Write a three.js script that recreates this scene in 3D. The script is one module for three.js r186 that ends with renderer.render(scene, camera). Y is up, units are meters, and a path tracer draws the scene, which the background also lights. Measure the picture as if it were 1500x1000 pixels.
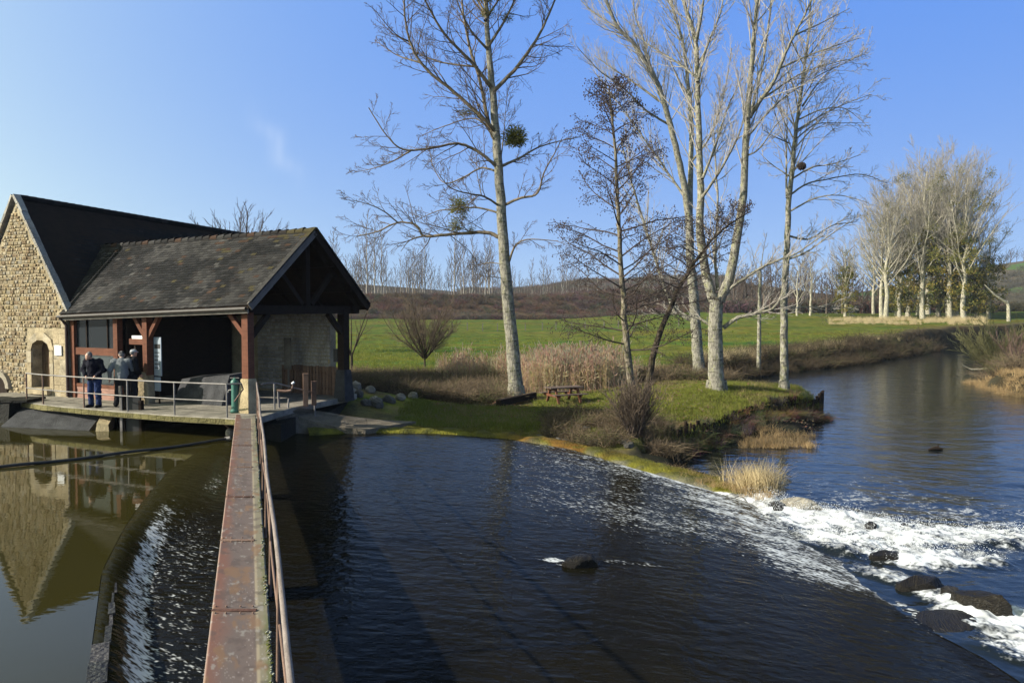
import * as THREE from 'three';
import { mergeVertices, toCreasedNormals } from 'three/addons/utils/BufferGeometryUtils.js';

// ---------------------------------------------------------------- camera, sky, sun, exposure
const W = 1024, HH = 682;
const scene = new THREE.Scene();
const FL = 1100, EYE = 3.55, PITCH = Math.atan(45 / FL);       // focal length in photo pixels, eye height above the mill pond
const camera = new THREE.PerspectiveCamera(2 * Math.atan(500 / FL) * 180 / Math.PI, W / HH, 0.1, 4000);
camera.position.set(0, EYE, 0); camera.rotation.x = -PITCH; camera.updateMatrixWorld();
const EXPOSURE = 1.8;
const SUN = new THREE.Vector3(-1, 0.56, 0.30).normalize();
{
  const w = 1024, h = 512, a = new Float32Array(w * h * 4);
  const wisp = new THREE.Vector3(-0.31, 0.215, -1).normalize();
  for (let j = 0; j < h; j++) for (let i = 0; i < w; i++) {
    const e = ((j + 0.5) / h - 0.5) * Math.PI, az = ((i + 0.5) / w - 0.5) * 2 * Math.PI;
    const x = Math.cos(e) * Math.cos(az), y = Math.sin(e), z = Math.cos(e) * Math.sin(az);
    const t = 1 - Math.exp(-Math.max(0, e) / 0.20);
    const cg = x * SUN.x + y * SUN.y + z * SUN.z, g = Math.pow(0.5 + 0.5 * cg, 5.5) * (1 + 2.4 * Math.exp(-Math.max(0, e) / 0.15));
    const zz = 1 - 0.74 * Math.min(1, Math.max(0, (e - 0.38) / 0.7));                       // deeper blue towards the zenith
    let r = (0.46 + (0.085 - 0.46) * t) * zz + 1.45 * g, gg = (0.66 + (0.275 - 0.66) * t) * zz + 1.5 * g, b = (0.92 + (0.87 - 0.92) * t) * zz + 0.12 * g * (1 + 4 * g);
    // thin wisps of high cloud
    const dx = (az - Math.atan2(wisp.z, wisp.x)), dy = e - Math.asin(wisp.y);
    const along = dx * 0.55 + dy * -0.83, across = dx * 0.83 + dy * 0.55;
    const c = Math.exp(-Math.pow(along / 0.035, 2) - Math.pow((across + 0.006 * Math.sin(along * 120)) / 0.010, 2)) * 0.16 * (0.7 + 0.3 * Math.sin(along * 260 + across * 500));
    r += c; gg += c * 0.8; b += c * 0.35;
    const k = 4 * (j * w + i);
    a[k] = r / EXPOSURE; a[k + 1] = gg / EXPOSURE; a[k + 2] = b / EXPOSURE; a[k + 3] = 1;
  }
  const sky = new THREE.DataTexture(a, w, h, THREE.RGBAFormat, THREE.FloatType);
  sky.mapping = THREE.EquirectangularReflectionMapping; sky.magFilter = sky.minFilter = THREE.LinearFilter; sky.needsUpdate = true;
  scene.background = sky; scene.environment = sky;
}
const sun = new THREE.DirectionalLight(new THREE.Color(1, 0.93, 0.82), 5);
sun.position.copy(SUN).multiplyScalar(150).add(new THREE.Vector3(0, 0, -40)); sun.target.position.set(0, 0, -40);
sun.castShadow = true; sun.shadow.mapSize.set(4096, 4096);
Object.assign(sun.shadow.camera, { left: -90, right: 90, top: 90, bottom: -90, near: 1, far: 400 });
scene.add(sun, sun.target);
const renderer = new THREE.WebGLRenderer({ antialias: true });
renderer.setSize(W, HH); renderer.toneMapping = THREE.LinearToneMapping; renderer.toneMappingExposure = EXPOSURE;
renderer.shadowMap.enabled = true; renderer.shadowMap.type = THREE.PCFSoftShadowMap;
scene.fog = new THREE.FogExp2(new THREE.Color(0.62, 0.74, 0.92), 0.00016);

// ---------------------------------------------------------------- helpers
function rngOf(seed) { let s = seed >>> 0; return () => { s = (s + 0x6D2B79F5) >>> 0; let t = Math.imul(s ^ (s >>> 15), 1 | s); t = (t + Math.imul(t ^ (t >>> 7), 61 | t)) ^ t; return ((t ^ (t >>> 14)) >>> 0) / 4294967296; }; }
let R = rngOf(7);
const rr = (a, b) => a + (b - a) * R();
const lerp = (a, b, t) => a + (b - a) * t;
const clamp = (x, a = 0, b = 1) => Math.min(b, Math.max(a, x));
const sst = (a, b, x) => { const t = clamp((x - a) / (b - a)); return t * t * (3 - 2 * t); };
const V = (x, y, z) => new THREE.Vector3(x, y, z);
function hash2(i, j, s) { let h = Math.imul(i, 374761393) + Math.imul(j, 668265263) + Math.imul(s, 974634777); h = Math.imul(h ^ (h >>> 13), 1274126177); return ((h ^ (h >>> 16)) >>> 0) / 4294967296; }
function vn(x, y, s = 0, px = 0, py = 0) {                      // value noise, tiling with px, py
  const i = Math.floor(x), j = Math.floor(y), u = x - i, v = y - j, a = u * u * (3 - 2 * u), b = v * v * (3 - 2 * v);
  const m = (k, p) => p ? ((k % p) + p) % p : k;
  const i0 = m(i, px), i1 = m(i + 1, px), j0 = m(j, py), j1 = m(j + 1, py);
  return lerp(lerp(hash2(i0, j0, s), hash2(i1, j0, s), a), lerp(hash2(i0, j1, s), hash2(i1, j1, s), a), b);
}
function fbm(x, y, o = 4, s = 0, p = 0) { let a = 0, k = 0.5, t = 0; for (let n = 0; n < o; n++) { a += k * vn(x, y, s + n, p, p); t += k; x *= 2; y *= 2; p *= 2; k *= 0.5; } return a / t; }
// the point seen at photo pixel (px, py) at a distance d along the view, and where that ray meets a level
function ray(px, py) { const c = Math.cos(PITCH), s = Math.sin(PITCH), u = (500 - py) / FL; return V((px - 750) / FL, u * c - s, -(u * s + c)); }
const P = (px, py, d) => { const r = ray(px, py); return r.multiplyScalar(d / -r.z).add(V(0, EYE, 0)); };
const G = (px, py, lvl) => { const r = ray(px, py); return r.multiplyScalar((lvl - EYE) / r.y).add(V(0, EYE, 0)); };

const used = {};
function numbered(name) { const n = used[name] = (used[name] ?? -1) + 1; return n ? `${name}_${String(n).padStart(3, '0')}` : name; }
function tag(o, label, category, group, kind) { if (label) o.userData.label = label; if (category) o.userData.category = category; if (group) o.userData.group = group; if (kind) o.userData.kind = kind; return o; }
function thing(name, label, category, pos = [0, 0, 0], turn = 0, group) {
  const o = new THREE.Group(); o.name = numbered(name); o.position.set(...pos); o.rotation.y = turn; scene.add(o);
  return tag(o, label, category, group);
}
function dup(src, pos, turn, label, group, s = 1) {
  const c = src.clone(); c.name = numbered(src.name.replace(/_\d{3}$/, '')); c.position.set(...pos); c.rotation.y = turn; c.scale.setScalar(s);
  c.userData = { ...src.userData }; if (label) c.userData.label = label; if (group) c.userData.group = group;
  scene.add(c); return c;
}
const UPV = V(0, 1, 0);
class MB {
  constructor() { this.p = []; this.n = []; this.u = []; this.c = []; this.i = []; }
  get size() { return this.p.length / 3; }
  v(x, y, z, nx, ny, nz, u, w, c) { this.p.push(x, y, z); this.n.push(nx, ny, nz); this.u.push(u, w); if (c) this.c.push(c[0], c[1], c[2]); else this.c.push(1, 1, 1); return this.p.length / 3 - 1; }
  tube(pts, rad, sides = 6, col) {
    const b = this.size, N = pts.length, seam = sides > 4 ? 1 : 0, ring = sides + seam;
    const t = V(0, 0, 0), e1 = V(0, 0, 0), e2 = V(0, 0, 0); let L = 0;
    for (let k = 0; k < N; k++) {
      const A = pts[Math.max(0, k - 1)], B = pts[Math.min(N - 1, k + 1)];
      t.subVectors(B, A).normalize();
      if (k === 0) { e1.set(Math.abs(t.y) > 0.9 ? 1 : 0, Math.abs(t.y) > 0.9 ? 0 : 1, 0); }
      e1.addScaledVector(t, -e1.dot(t)).normalize(); e2.crossVectors(t, e1);
      if (k) L += pts[k].distanceTo(pts[k - 1]);
      const r = rad[k];
      for (let s = 0; s < ring; s++) {
        const a = 2 * Math.PI * s / sides, ca = Math.cos(a), sa = Math.sin(a);
        const nx = e1.x * ca + e2.x * sa, ny = e1.y * ca + e2.y * sa, nz = e1.z * ca + e2.z * sa;
        this.v(pts[k].x + nx * r, pts[k].y + ny * r, pts[k].z + nz * r, nx, ny, nz, s / sides * Math.max(1, Math.round(6.28 * rad[0] / 0.6)) * 0.6, L, col);
      }
    }
    for (let k = 0; k < N - 1; k++) for (let s = 0; s < sides; s++) {
      const s2 = seam ? s + 1 : (s + 1) % sides, a = b + k * ring + s, c = b + k * ring + s2, d = a + ring, e = c + ring;
      this.i.push(a, c, d, c, e, d);
    }
    return this;
  }
  capped(pts, rad, sides = 8, col) {                             // a tube with closed ends
    this.tube(pts, rad, sides, col);
    for (const [k, m, q] of [[0, 1, -1], [pts.length - 1, pts.length - 2, 1]]) {
      const n = V(0, 0, 0).subVectors(pts[k], pts[m]).normalize(), e1 = V(Math.abs(n.y) > 0.9 ? 1 : 0, Math.abs(n.y) > 0.9 ? 0 : 1, 0);
      e1.addScaledVector(n, -e1.dot(n)).normalize(); const e2 = V(0, 0, 0).crossVectors(n, e1);
      const c = this.v(pts[k].x, pts[k].y, pts[k].z, n.x, n.y, n.z, 0, 0, col), f = this.size;
      for (let s = 0; s <= sides; s++) { const a = 6.28318 * s / sides, x = Math.cos(a) * rad[k], y = Math.sin(a) * rad[k]; this.v(pts[k].x + e1.x * x + e2.x * y, pts[k].y + e1.y * x + e2.y * y, pts[k].z + e1.z * x + e2.z * y, n.x, n.y, n.z, x, y, col); }
      for (let s = 0; s < sides; s++) this.i.push(c, f + s, f + s + 1);
    }
    return this;
  }
  hexa(q, col) {                                                // 8 corners: bottom 0-3, top 4-7 (each anticlockwise from above)
    const F = [[3, 2, 1, 0], [4, 5, 6, 7], [0, 1, 5, 4], [1, 2, 6, 5], [2, 3, 7, 6], [3, 0, 4, 7]];
    const e = V(0, 0, 0), f = V(0, 0, 0), n = V(0, 0, 0);
    for (const f4 of F) {
      const [a, b, c, d] = f4.map(k => q[k]); e.subVectors(b, a); f.subVectors(d, a); n.crossVectors(e, f);
      if (n.lengthSq() < 1e-14) n.crossVectors(V(0, 0, 0).subVectors(c, b), e); n.normalize();
      const ul = e.length(), vl = f.length(), k = this.size, o = (a.x * 0.37 + a.z * 0.71 + a.y * 0.53) % 7;
      this.v(a.x, a.y, a.z, n.x, n.y, n.z, o, o, col); this.v(b.x, b.y, b.z, n.x, n.y, n.z, o + ul, o, col); this.v(c.x, c.y, c.z, n.x, n.y, n.z, o + ul, o + vl, col); this.v(d.x, d.y, d.z, n.x, n.y, n.z, o, o + vl, col);
      this.i.push(k, k + 1, k + 2, k, k + 2, k + 3);
    }
    return this;
  }
  box(x0, x1, y0, y1, z0, z1, m, col, jit = 0) {
    const q = [[x0, y0, z1], [x1, y0, z1], [x1, y0, z0], [x0, y0, z0], [x0, y1, z1], [x1, y1, z1], [x1, y1, z0], [x0, y1, z0]].map(a => { const p = V(...a); if (jit) p.add(V(rr(-jit, jit), rr(-jit, jit), rr(-jit, jit))); return m ? p.applyMatrix4(m) : p; });
    return this.hexa(q, col);
  }
  beam(a, b, w, h, up = UPV, col) {                             // a squared timber from a to b
    const t = V(0, 0, 0).subVectors(b, a).normalize(), s = V(0, 0, 0).crossVectors(t, up).normalize(), n = V(0, 0, 0).crossVectors(s, t);
    const q = []; for (const [i, p] of [[0, a], [0, b], [0, b], [0, a], [1, a], [1, b], [1, b], [1, a]].entries()) { const side = [1, 1, -1, -1][i % 4], top = i < 4 ? -1 : 1; q.push(p[1].clone().addScaledVector(s, side * w / 2).addScaledVector(n, top * h / 2)); }
    return this.hexa(q, col);
  }
  blade(x, y, z, w, h, lean, az, col, col2) {                   // a bent grass blade
    const c = Math.cos(az), s = Math.sin(az), k = this.size; let nx = -s, nz = c;
    const put = (t, ww, cc) => { const o = lean * t * t, yy = y + h * (t - 0.25 * (lean / Math.max(h, 0.01)) * t * t * 0.5); const px = x + c * o, pz = z + s * o; this.v(px - nx * ww, yy, pz - nz * ww, c, 0.5, s, 0, t, cc); this.v(px + nx * ww, yy, pz + nz * ww, c, 0.5, s, 1, t, cc); };
    put(0, w / 2, col); put(0.5, w * 0.42, col2 || col); put(1, w * 0.08, col2 || col);
    this.i.push(k, k + 2, k + 1, k + 1, k + 2, k + 3, k + 2, k + 4, k + 3, k + 3, k + 4, k + 5);
    return this;
  }
  leaf(p, d, s, len, wid, col) {                                // a small flat leaf: quad
    const n = V(0, 0, 0).crossVectors(d, s).normalize(), k = this.size, q = V(0, 0, 0);
    for (const [a, b] of [[0, 0], [0.5, 0.5], [1, 0], [0.5, -0.5]]) { q.copy(p).addScaledVector(d, a * len).addScaledVector(s, b * wid); this.v(q.x, q.y, q.z, n.x, n.y, n.z, a, b, col); }
    this.i.push(k, k + 2, k + 1, k, k + 3, k + 2);
    return this;
  }
  geo() {
    const g = new THREE.BufferGeometry();
    g.setAttribute('position', new THREE.Float32BufferAttribute(this.p, 3)); g.setAttribute('normal', new THREE.Float32BufferAttribute(this.n, 3));
    g.setAttribute('uv', new THREE.Float32BufferAttribute(this.u, 2)); g.setAttribute('color', new THREE.Float32BufferAttribute(this.c, 3));
    g.setIndex(this.i); return g;
  }
  build(name, mat, parent = scene) {
    const m = new THREE.Mesh(this.geo(), mat); m.name = parent === scene ? numbered(name) : name; parent.add(m); return m;
  }
}
// ---------------------------------------------------------------- textures and materials
function tex(n, fn, srgb = true, rep = 1) {                      // fn(u, v) -> linear r, g, b; tiling
  const a = new Uint8Array(n * n * 4), enc = x => 255 * clamp(srgb ? (x <= 0.0031308 ? 12.92 * x : 1.055 * Math.pow(x, 1 / 2.4) - 0.055) : x);
  for (let j = 0; j < n; j++) for (let i = 0; i < n; i++) { const c = fn(i / n, j / n), k = 4 * (j * n + i); a[k] = enc(c[0]); a[k + 1] = enc(c[1]); a[k + 2] = enc(c[2]); a[k + 3] = 255; }
  const t = new THREE.DataTexture(a, n, n); t.wrapS = t.wrapT = THREE.RepeatWrapping; t.magFilter = THREE.LinearFilter; t.minFilter = THREE.LinearMipmapLinearFilter; t.generateMipmaps = true;
  if (srgb) t.colorSpace = THREE.SRGBColorSpace; t.repeat.set(rep, rep); t.needsUpdate = true; return t;
}
const grey = v => [v, v, v];
const nGrain = tex(512, (u, v) => { const a = fbm(u * 8, v * 8, 6, 11, 8); const s = vn(u * 128, v * 128, 5, 128, 128); return grey(clamp(0.76 + 0.8 * (a - 0.5) + 0.35 * (s - 0.5))); }, true, 0.5);    // multiplies a tone, 2 m
const nFine = tex(512, (u, v) => { const a = fbm(u * 24, v * 24, 5, 21, 24); return grey(clamp(0.5 + 1.1 * (a - 0.5))); }, false, 1);
const nWood = tex(512, (u, v) => { const a = fbm(u * 5, v * 60, 4, 31, 0) * 0.6 + 0.4 * fbm(u * 6, v * 6, 3, 33, 6); return grey(clamp(0.65 + 0.9 * (a - 0.42))); }, true, 1);
const barkT = tex(512, (u, v) => {
  const ridge = fbm(u * 26, v * 9, 4, 41, 0), b = fbm(u * 6, v * 6, 4, 43, 6), band = vn(u * 3, v * 44, 47, 3, 44), l = fbm(u * 10, v * 10, 4, 48, 10);
  let c = 0.66 + 0.8 * (ridge - 0.5) + 0.9 * (b - 0.5) - (band > 0.8 ? 0.25 : 0) - sst(0.6, 0.75, fbm(u * 14, v * 14, 3, 49, 14)) * 0.3;
  const li = sst(0.56, 0.7, l) * 0.5;
  return [clamp(c * (1 - 0.1 * li)), clamp(c * (0.96)), clamp(c * (0.86 - 0.45 * li))];
}, true, 0.8);
const grassT = tex(1024, (u, v) => {
  const a = fbm(u * 10, v * 10, 5, 51, 10), f = vn(u * 260, v * 260, 53, 260, 260), f2 = fbm(u * 60, v * 60, 3, 54, 60), y = fbm(u * 5, v * 5, 4, 57, 5);
  const b = 0.72 + 0.8 * (a - 0.5) + 0.45 * (f - 0.5) + 0.5 * (f2 - 0.5);
  return [clamp(b * (1 + 0.55 * (y - 0.5))), clamp(b), clamp(b * (0.9 - 0.3 * (y - 0.5)))];
}, true, 0.16);
const M = {};
const mat = (name, r, g, b, o = {}) => M[name] = new THREE.MeshPhysicalMaterial({ name, color: new THREE.Color().setRGB(r, g, b), roughness: 0.9, metalness: 0, specularIntensity: (o.roughness ?? 0.9) > 0.6 ? 0.25 : 0.8, ...o });
const D = THREE.DoubleSide;
mat('limestone', 0.46, 0.37, 0.22, { map: nGrain, bumpMap: nFine, bumpScale: 0.012 });
mat('mortar', 0.40, 0.33, 0.21, { map: nGrain, bumpMap: nFine, bumpScale: 0.02 });
mat('tile', 1, 1, 1, { vertexColors: true, map: nGrain, bumpMap: nFine, bumpScale: 0.008, roughness: 0.85 });
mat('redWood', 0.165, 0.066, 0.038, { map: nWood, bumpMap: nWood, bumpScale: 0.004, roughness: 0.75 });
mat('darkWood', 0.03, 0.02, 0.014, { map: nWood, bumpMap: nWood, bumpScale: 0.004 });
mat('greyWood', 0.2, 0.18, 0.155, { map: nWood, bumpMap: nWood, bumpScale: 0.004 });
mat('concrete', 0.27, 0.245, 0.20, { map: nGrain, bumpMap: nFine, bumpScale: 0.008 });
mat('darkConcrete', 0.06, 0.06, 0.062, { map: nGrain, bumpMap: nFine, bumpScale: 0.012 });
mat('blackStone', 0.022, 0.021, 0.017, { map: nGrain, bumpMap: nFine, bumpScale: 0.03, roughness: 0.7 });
mat('greyStone', 0.15, 0.138, 0.12, { map: nGrain, bumpMap: nFine, bumpScale: 0.02 });
mat('paleStone', 0.40, 0.36, 0.29, { map: nGrain, bumpMap: nFine, bumpScale: 0.03 });
mat('wetRock', 0.02, 0.0165, 0.012, { map: nGrain, bumpMap: nFine, bumpScale: 0.03, roughness: 0.42, specularIntensity: 0.45 });
mat('steel', 0.25, 0.23, 0.215, { roughness: 0.6, metalness: 0.25, map: nGrain });
mat('rustSteel', 0.23, 0.15, 0.115, { roughness: 0.7, metalness: 0.1, map: nGrain });
mat('greenPaint', 0.035, 0.12, 0.09, { roughness: 0.45 });
mat('white', 0.7, 0.7, 0.68, { roughness: 0.6 });
mat('signGrey', 0.27, 0.31, 0.35, { roughness: 0.5 });
mat('blackMetal', 0.02, 0.02, 0.02, { roughness: 0.6 });
mat('bark', 0.33, 0.32, 0.29, { map: barkT, bumpMap: barkT, bumpScale: 0.03 });
mat('barkDark', 0.08, 0.065, 0.052, { map: barkT, bumpMap: barkT, bumpScale: 0.03 });
mat('twigPale', 0.33, 0.30, 0.26, { side: D });
mat('twigMid', 0.12, 0.09, 0.065, { side: D });
mat('twigDark', 0.065, 0.05, 0.043, { side: D });
mat('cone', 0.062, 0.046, 0.042, { side: D });
M.leafy = new THREE.MeshPhysicalMaterial({ name: 'leafy', specularIntensity: 0.3, vertexColors: true, side: D, roughness: 1, transmission: 0.4, thickness: 0 });
mat('glass', 0.02, 0.024, 0.028, { roughness: 0.06 });
M.terrain = new THREE.MeshPhysicalMaterial({ name: 'terrain', specularIntensity: 0.15, vertexColors: true, map: grassT, bumpMap: grassT, bumpScale: 0.02, roughness: 1 });
M.vc = new THREE.MeshPhysicalMaterial({ name: 'mossy', specularIntensity: 0.25, vertexColors: true, map: nGrain, bumpMap: nFine, bumpScale: 0.03, roughness: 0.95 });

// ---------------------------------------------------------------- lie of the land: x to the right, d away from the camera
function sdPoly(q, x, d) {                                        // negative inside
  let m = 1e9, inside = false;
  for (let i = 0, j = q.length - 1; i < q.length; j = i++) {
    const [ax, ay] = q[j], [bx, by] = q[i], ex = bx - ax, ey = by - ay, t = clamp(((x - ax) * ex + (d - ay) * ey) / (ex * ex + ey * ey));
    m = Math.min(m, Math.hypot(x - ax - ex * t, d - ay - ey * t));
    if ((ay > d) !== (by > d) && x < (bx - ax) * (d - ay) / (by - ay) + ax) inside = !inside;
  }
  return inside ? -m : m;
}
function polyAt(q, d) { for (let i = 1; i < q.length; i++) if (d <= q[i][0] || i === q.length - 1) { const t = (d - q[i - 1][0]) / (q[i][0] - q[i - 1][0]); return lerp(q[i - 1][1], q[i][1], t); } }
const RIVER = -1.2, POND = 0, DECK = 0.62;
const CREST = [[3, -2.3], [5, -3.2], [7.1, -4.1], [10.1, -5.6], [12, -6.3], [13.7, -6.85], [16.6, -7.65], [19, -7.95], [21, -7.85], [24.5, -7.75]];   // d, x of the pond's overflow
const FOOT = [[3, 7.4], [10, 6.95], [12.15, 6.4], [15.1, 6.2], [18.3, 5.75], [21, 3.0], [22.5, 1.9], [23.7, 0.9], [25, -0.2]];           // d, x of the apron's lower edge, then of the mossy sill
const riverPoly = [[7.4, 3], [6.95, 10], [6.4, 12.1], [6.2, 15], [5.9, 18.5], [6.6, 19.6], [6.4, 21], [5.6, 22], [6.0, 23.8], [7.6, 26], [9.8, 27.2], [11.8, 28.2], [13.2, 31], [14.4, 34.2], [14.2, 37], [11, 41], [3, 43], [-3, 43.2], [-3, 44.4], [8, 46.5], [14, 50.5], [20.5, 57], [29.5, 65.5], [38.7, 75.5], [50, 88], [62, 99], [80, 110], [86, 104], [66, 92], [52, 79], [42, 66], [36, 56], [31, 50], [29.3, 47.2], [28.6, 42], [28, 30], [27, 15], [26, 3]];
const upperPoly = [[-70, 1], [-70, 23.6], [-14, 23.6], [-7.6, 24.2], [0.7, 24.2], [1.7, 23.0], [3.0, 21.4], [5.9, 18.6], [6.2, 15], [7, 5], [7, 1]];
const PAL = [[5.0, 24.3], [6.6, 26.4], [8.6, 28.6], [10.6, 30.6], [12.4, 32.2], [13.4, 33.0]];                  // the palisade's line
function palSide(x, d) {                                          // + on the island side
  let best = 1e9, side = 1;
  for (let i = 1; i < PAL.length; i++) { const [ax, ay] = PAL[i - 1], [bx, by] = PAL[i], ex = bx - ax, ey = by - ay, t = clamp(((x - ax) * ex + (d - ay) * ey) / (ex * ex + ey * ey)), m = Math.hypot(x - ax - ex * t, d - ay - ey * t); if (m < best) { best = m; side = (ex * (d - ay) - ey * (x - ax)) > 0 ? 1 : -1; } }
  return side * best;
}
const bump = (x, d, cx, cd, rx, rd) => Math.exp(-Math.pow((x - cx) / rx, 2) - Math.pow((d - cd) / rd, 2));
function land(x, d) {
  const k = lerp(0.0145, 0.030, sst(5, 45, x));
  let h = -0.28 + Math.max(0, d - 47) * k * (d > 150 ? 1 : 1);
  if (d > 160) h = -0.28 + 113 * k + (d - 160) * 0.004;
  h += 0.62 * bump(x, d, 9.2, 32.5, 5.5, 4.5) * (d < 45 ? 1 : 0) + 0.9 * bump(x, d, -7.5, 29, 3.6, 3.4);
  h += (fbm(x * 0.35, d * 0.35, 3, 3) - 0.5) * 0.22 * (d < 60 ? 1 : 1.6) + (fbm(x * 0.06, d * 0.06, 3, 5) - 0.5) * 0.5 * sst(55, 90, d);
  if (d < 37 && x > 3.8 && x < 15.5) h -= 0.34 * sst(2.4, 0, Math.abs(palSide(x, d)));
  // the embankment behind the field, then the wooded hills
  const e = d - 186 - 0.08 * x;
  h += 5.6 * sst(0, 14, e) * sst(70, 40, x) - 2.5 * sst(22, 40, e) * sst(70, 40, x);
  h += 6.5 * bump(x, d, 66, 430, 62, 90) + 14 * bump(x, d, 130, 480, 70, 90) + 36 * bump(x, d, 390, 520, 130, 150) + 18 * bump(x, d, -180, 520, 200, 120);
  return h;
}
function terr(x, d) {
  const a = sdPoly(riverPoly, x, d), b = sdPoly(upperPoly, x, d);
  let h = land(x, d);
  const wob = (fbm(x * 0.8, d * 0.8, 3, 9) - 0.5) * 1.2;
  const far = sst(40, 55, d);
  if (d < 37 && x > 3.8 && x < 15.5) { const p = palSide(x, d); const beach = -1.22 + 0.26 * Math.max(0, a) + 0.1 * (fbm(x * 2, d * 2, 3, 8) - 0.5); h = lerp(Math.min(h, beach), h, sst(-0.15, 0.1, p)); }
  const t = sst(-0.9, lerp(1.2, 2.6, far), a + wob * (a > -1 ? 0.6 : 0));
  h = lerp(-2.4, h, t * 0 + sst(-0.9, lerp(1.0, 2.4, far), a + wob * 0.5));
  if (d < 27 && x > -2) h = Math.min(h, lerp(-0.34, -1.12, clamp(x / 6)) - 0.12 + 0.42 * Math.max(0, b - 0.5));
  h = lerp(-2.4, h, sst(-0.5, 0.15, b));
  return h;
}
const TG = (px, py) => { const r = ray(px, py); let lo = 12; for (let d = 12; d < 700; d *= 1.012) { const x = r.x / -r.z * d, y = EYE + r.y / -r.z * d; if (y < terr(x, d)) { let a = lo, b = d; for (let i = 0; i < 12; i++) { const m = (a + b) / 2; if (EYE + r.y / -r.z * m < terr(r.x / -r.z * m, m)) b = m; else a = m; } return V(r.x / -r.z * b, terr(r.x / -r.z * b, b), -b); } lo = d; } return P(px, py, 300); };

{ // ground
  const nu = 330, nv = 430, mb = new MB(), idx = [];
  const D0 = 15, D1 = 1500;
  for (let j = 0; j <= nv; j++) {
    const d = D0 * Math.pow(D1 / D0, Math.pow(j / nv, 1.25));
    for (let i = 0; i <= nu; i++) {
      const s = i / nu * 2 - 1, x = (0.35 * s + 0.65 * s * s * s * 0.6 + 0.26 * s) * (d * 1.05 + 22);
      const h = terr(x, d), a = sdPoly(riverPoly, x, d);
      // real colours: pasture, island turf, river mud, scrub soil, wooded hill
      const n = fbm(x * 0.22, d * 0.22, 4, 61), n2 = fbm(x * 0.9, d * 0.9, 3, 62);
      let c = [0.108 + 0.09 * (n - 0.5) + 0.13 * (fbm(x * 0.05, d * 0.35, 3, 64) - 0.5) + 0.04 * (n2 - 0.5), 0.130 + 0.08 * (n - 0.5) + 0.05 * (n2 - 0.5), 0.018];
      const mixc = (q, k) => { k = clamp(k); c = c.map((v, m) => lerp(v, q[m], k)); };
      mixc([0.13, 0.13, 0.035], sst(0.5, 0.7, n) * 0.5);
      if (d < 42) { mixc([0.17, 0.19, 0.03], 0.85); mixc([0.2, 0.15, 0.07], sst(0.42, 0.6, n2) * 0.75); mixc([0.10, 0.075, 0.045], sst(0.6, 0.72, fbm(x * 0.5 + 7, d * 0.5, 4, 63)) * 0.8); }
      const bankd = a + (n2 - 0.5) * 2.2;
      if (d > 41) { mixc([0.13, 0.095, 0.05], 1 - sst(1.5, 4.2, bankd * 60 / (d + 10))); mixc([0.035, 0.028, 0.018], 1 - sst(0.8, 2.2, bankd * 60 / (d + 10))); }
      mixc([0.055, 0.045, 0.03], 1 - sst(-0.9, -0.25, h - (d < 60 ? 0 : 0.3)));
      if (d < 42 && x > 3.5) mixc([0.035, 0.03, 0.02], sst(0.25, -0.05, palSide(x, d)));
      if (d < 47 && d > 33 && x < 8) mixc([0.085, 0.062, 0.036], sst(34, 37, d + n2 * 3) * sst(48, 45, d + n2 * 3));
      if (x < 1.5 && d > 25 && d < 48) mixc([0.06, 0.048, 0.03], sst(29, 31.5, d + (n2 - 0.5) * 3) * sst(46.5, 44, d + (n2 - 0.5) * 3));
      if (d > 180) mixc([0.085, 0.055, 0.04], sst(182, 187, d - 0.08 * x + (n - 0.5) * 4) * sst(90, 60, x));
      if (d > 250) mixc([0.075, 0.06, 0.05], sst(250, 300, d) * (1 - sst(190, 230, x)));
      if (x > 190 && d > 250) { const f = vn(x * 0.02, d * 0.025, 66); mixc(f > 0.52 ? [0.075, 0.13, 0.03] : [0.11, 0.085, 0.055], 1); }
      mb.v(x, h, -d, 0, 1, 0, x, d, c);
    }
  }
  for (let j = 0; j < nv; j++) for (let i = 0; i < nu; i++) { const a = j * (nu + 1) + i; mb.i.push(a, a + 1, a + nu + 1, a + 1, a + nu + 2, a + nu + 1); }
  const g = mb.geo(); g.computeVertexNormals();
  const m = new THREE.Mesh(g, M.terrain); m.name = 'ground'; m.userData.kind = 'structure'; scene.add(m);
  const bed = new MB().box(-900, 900, -3.2, -2.8, -300, 400, null, [0.03, 0.027, 0.02]).build('riverbed', M.vc); bed.userData.kind = 'structure';
}
// ---------------------------------------------------------------- water
function ripple(x, d) { return (fbm(x * 1.3 + 0.6 * d, d * 3.1, 3, 71) - 0.5) * 2; }
const waterBump = tex(512, (u, v) => grey(0.5 + 0.9 * (fbm(u * 9, v * 24, 4, 81, 0) * 0.5 + 0.5 * fbm(u * 16, v * 16, 4, 85, 16) - 0.5)), false, 0.4);
{ // mill pond: smooth murky olive water up to its overflow
  const mb = new MB(), nd = 60, nx = 40;
  for (let j = 0; j <= nd; j++) { const d = lerp(3, 26, j / nd), xc = polyAt(CREST, d); for (let i = 0; i <= nx; i++) { const x = lerp(xc, -60, Math.pow(i / nx, 2)); mb.v(x, POND + 0.0012 * ripple(x * 0.6, d * 0.5), -d, 0, 1, 0, x, d); } }
  for (let j = 0; j < nd; j++) for (let i = 0; i < nx; i++) { const a = j * (nx + 1) + i; mb.i.push(a, a + nx + 1, a + 1, a + 1, a + nx + 1, a + nx + 2); }
  const g = mb.geo(); g.computeVertexNormals();
  const m = new THREE.MeshPhysicalMaterial({ name: 'pondWater', color: new THREE.Color().setRGB(0.027, 0.0235, 0.006), roughness: 0.025, ior: 1.33, bumpMap: waterBump, bumpScale: 0.0012 });
  const o = new THREE.Mesh(g, m); o.name = 'mill_pond'; o.userData.kind = 'structure'; scene.add(o);
}
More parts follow.
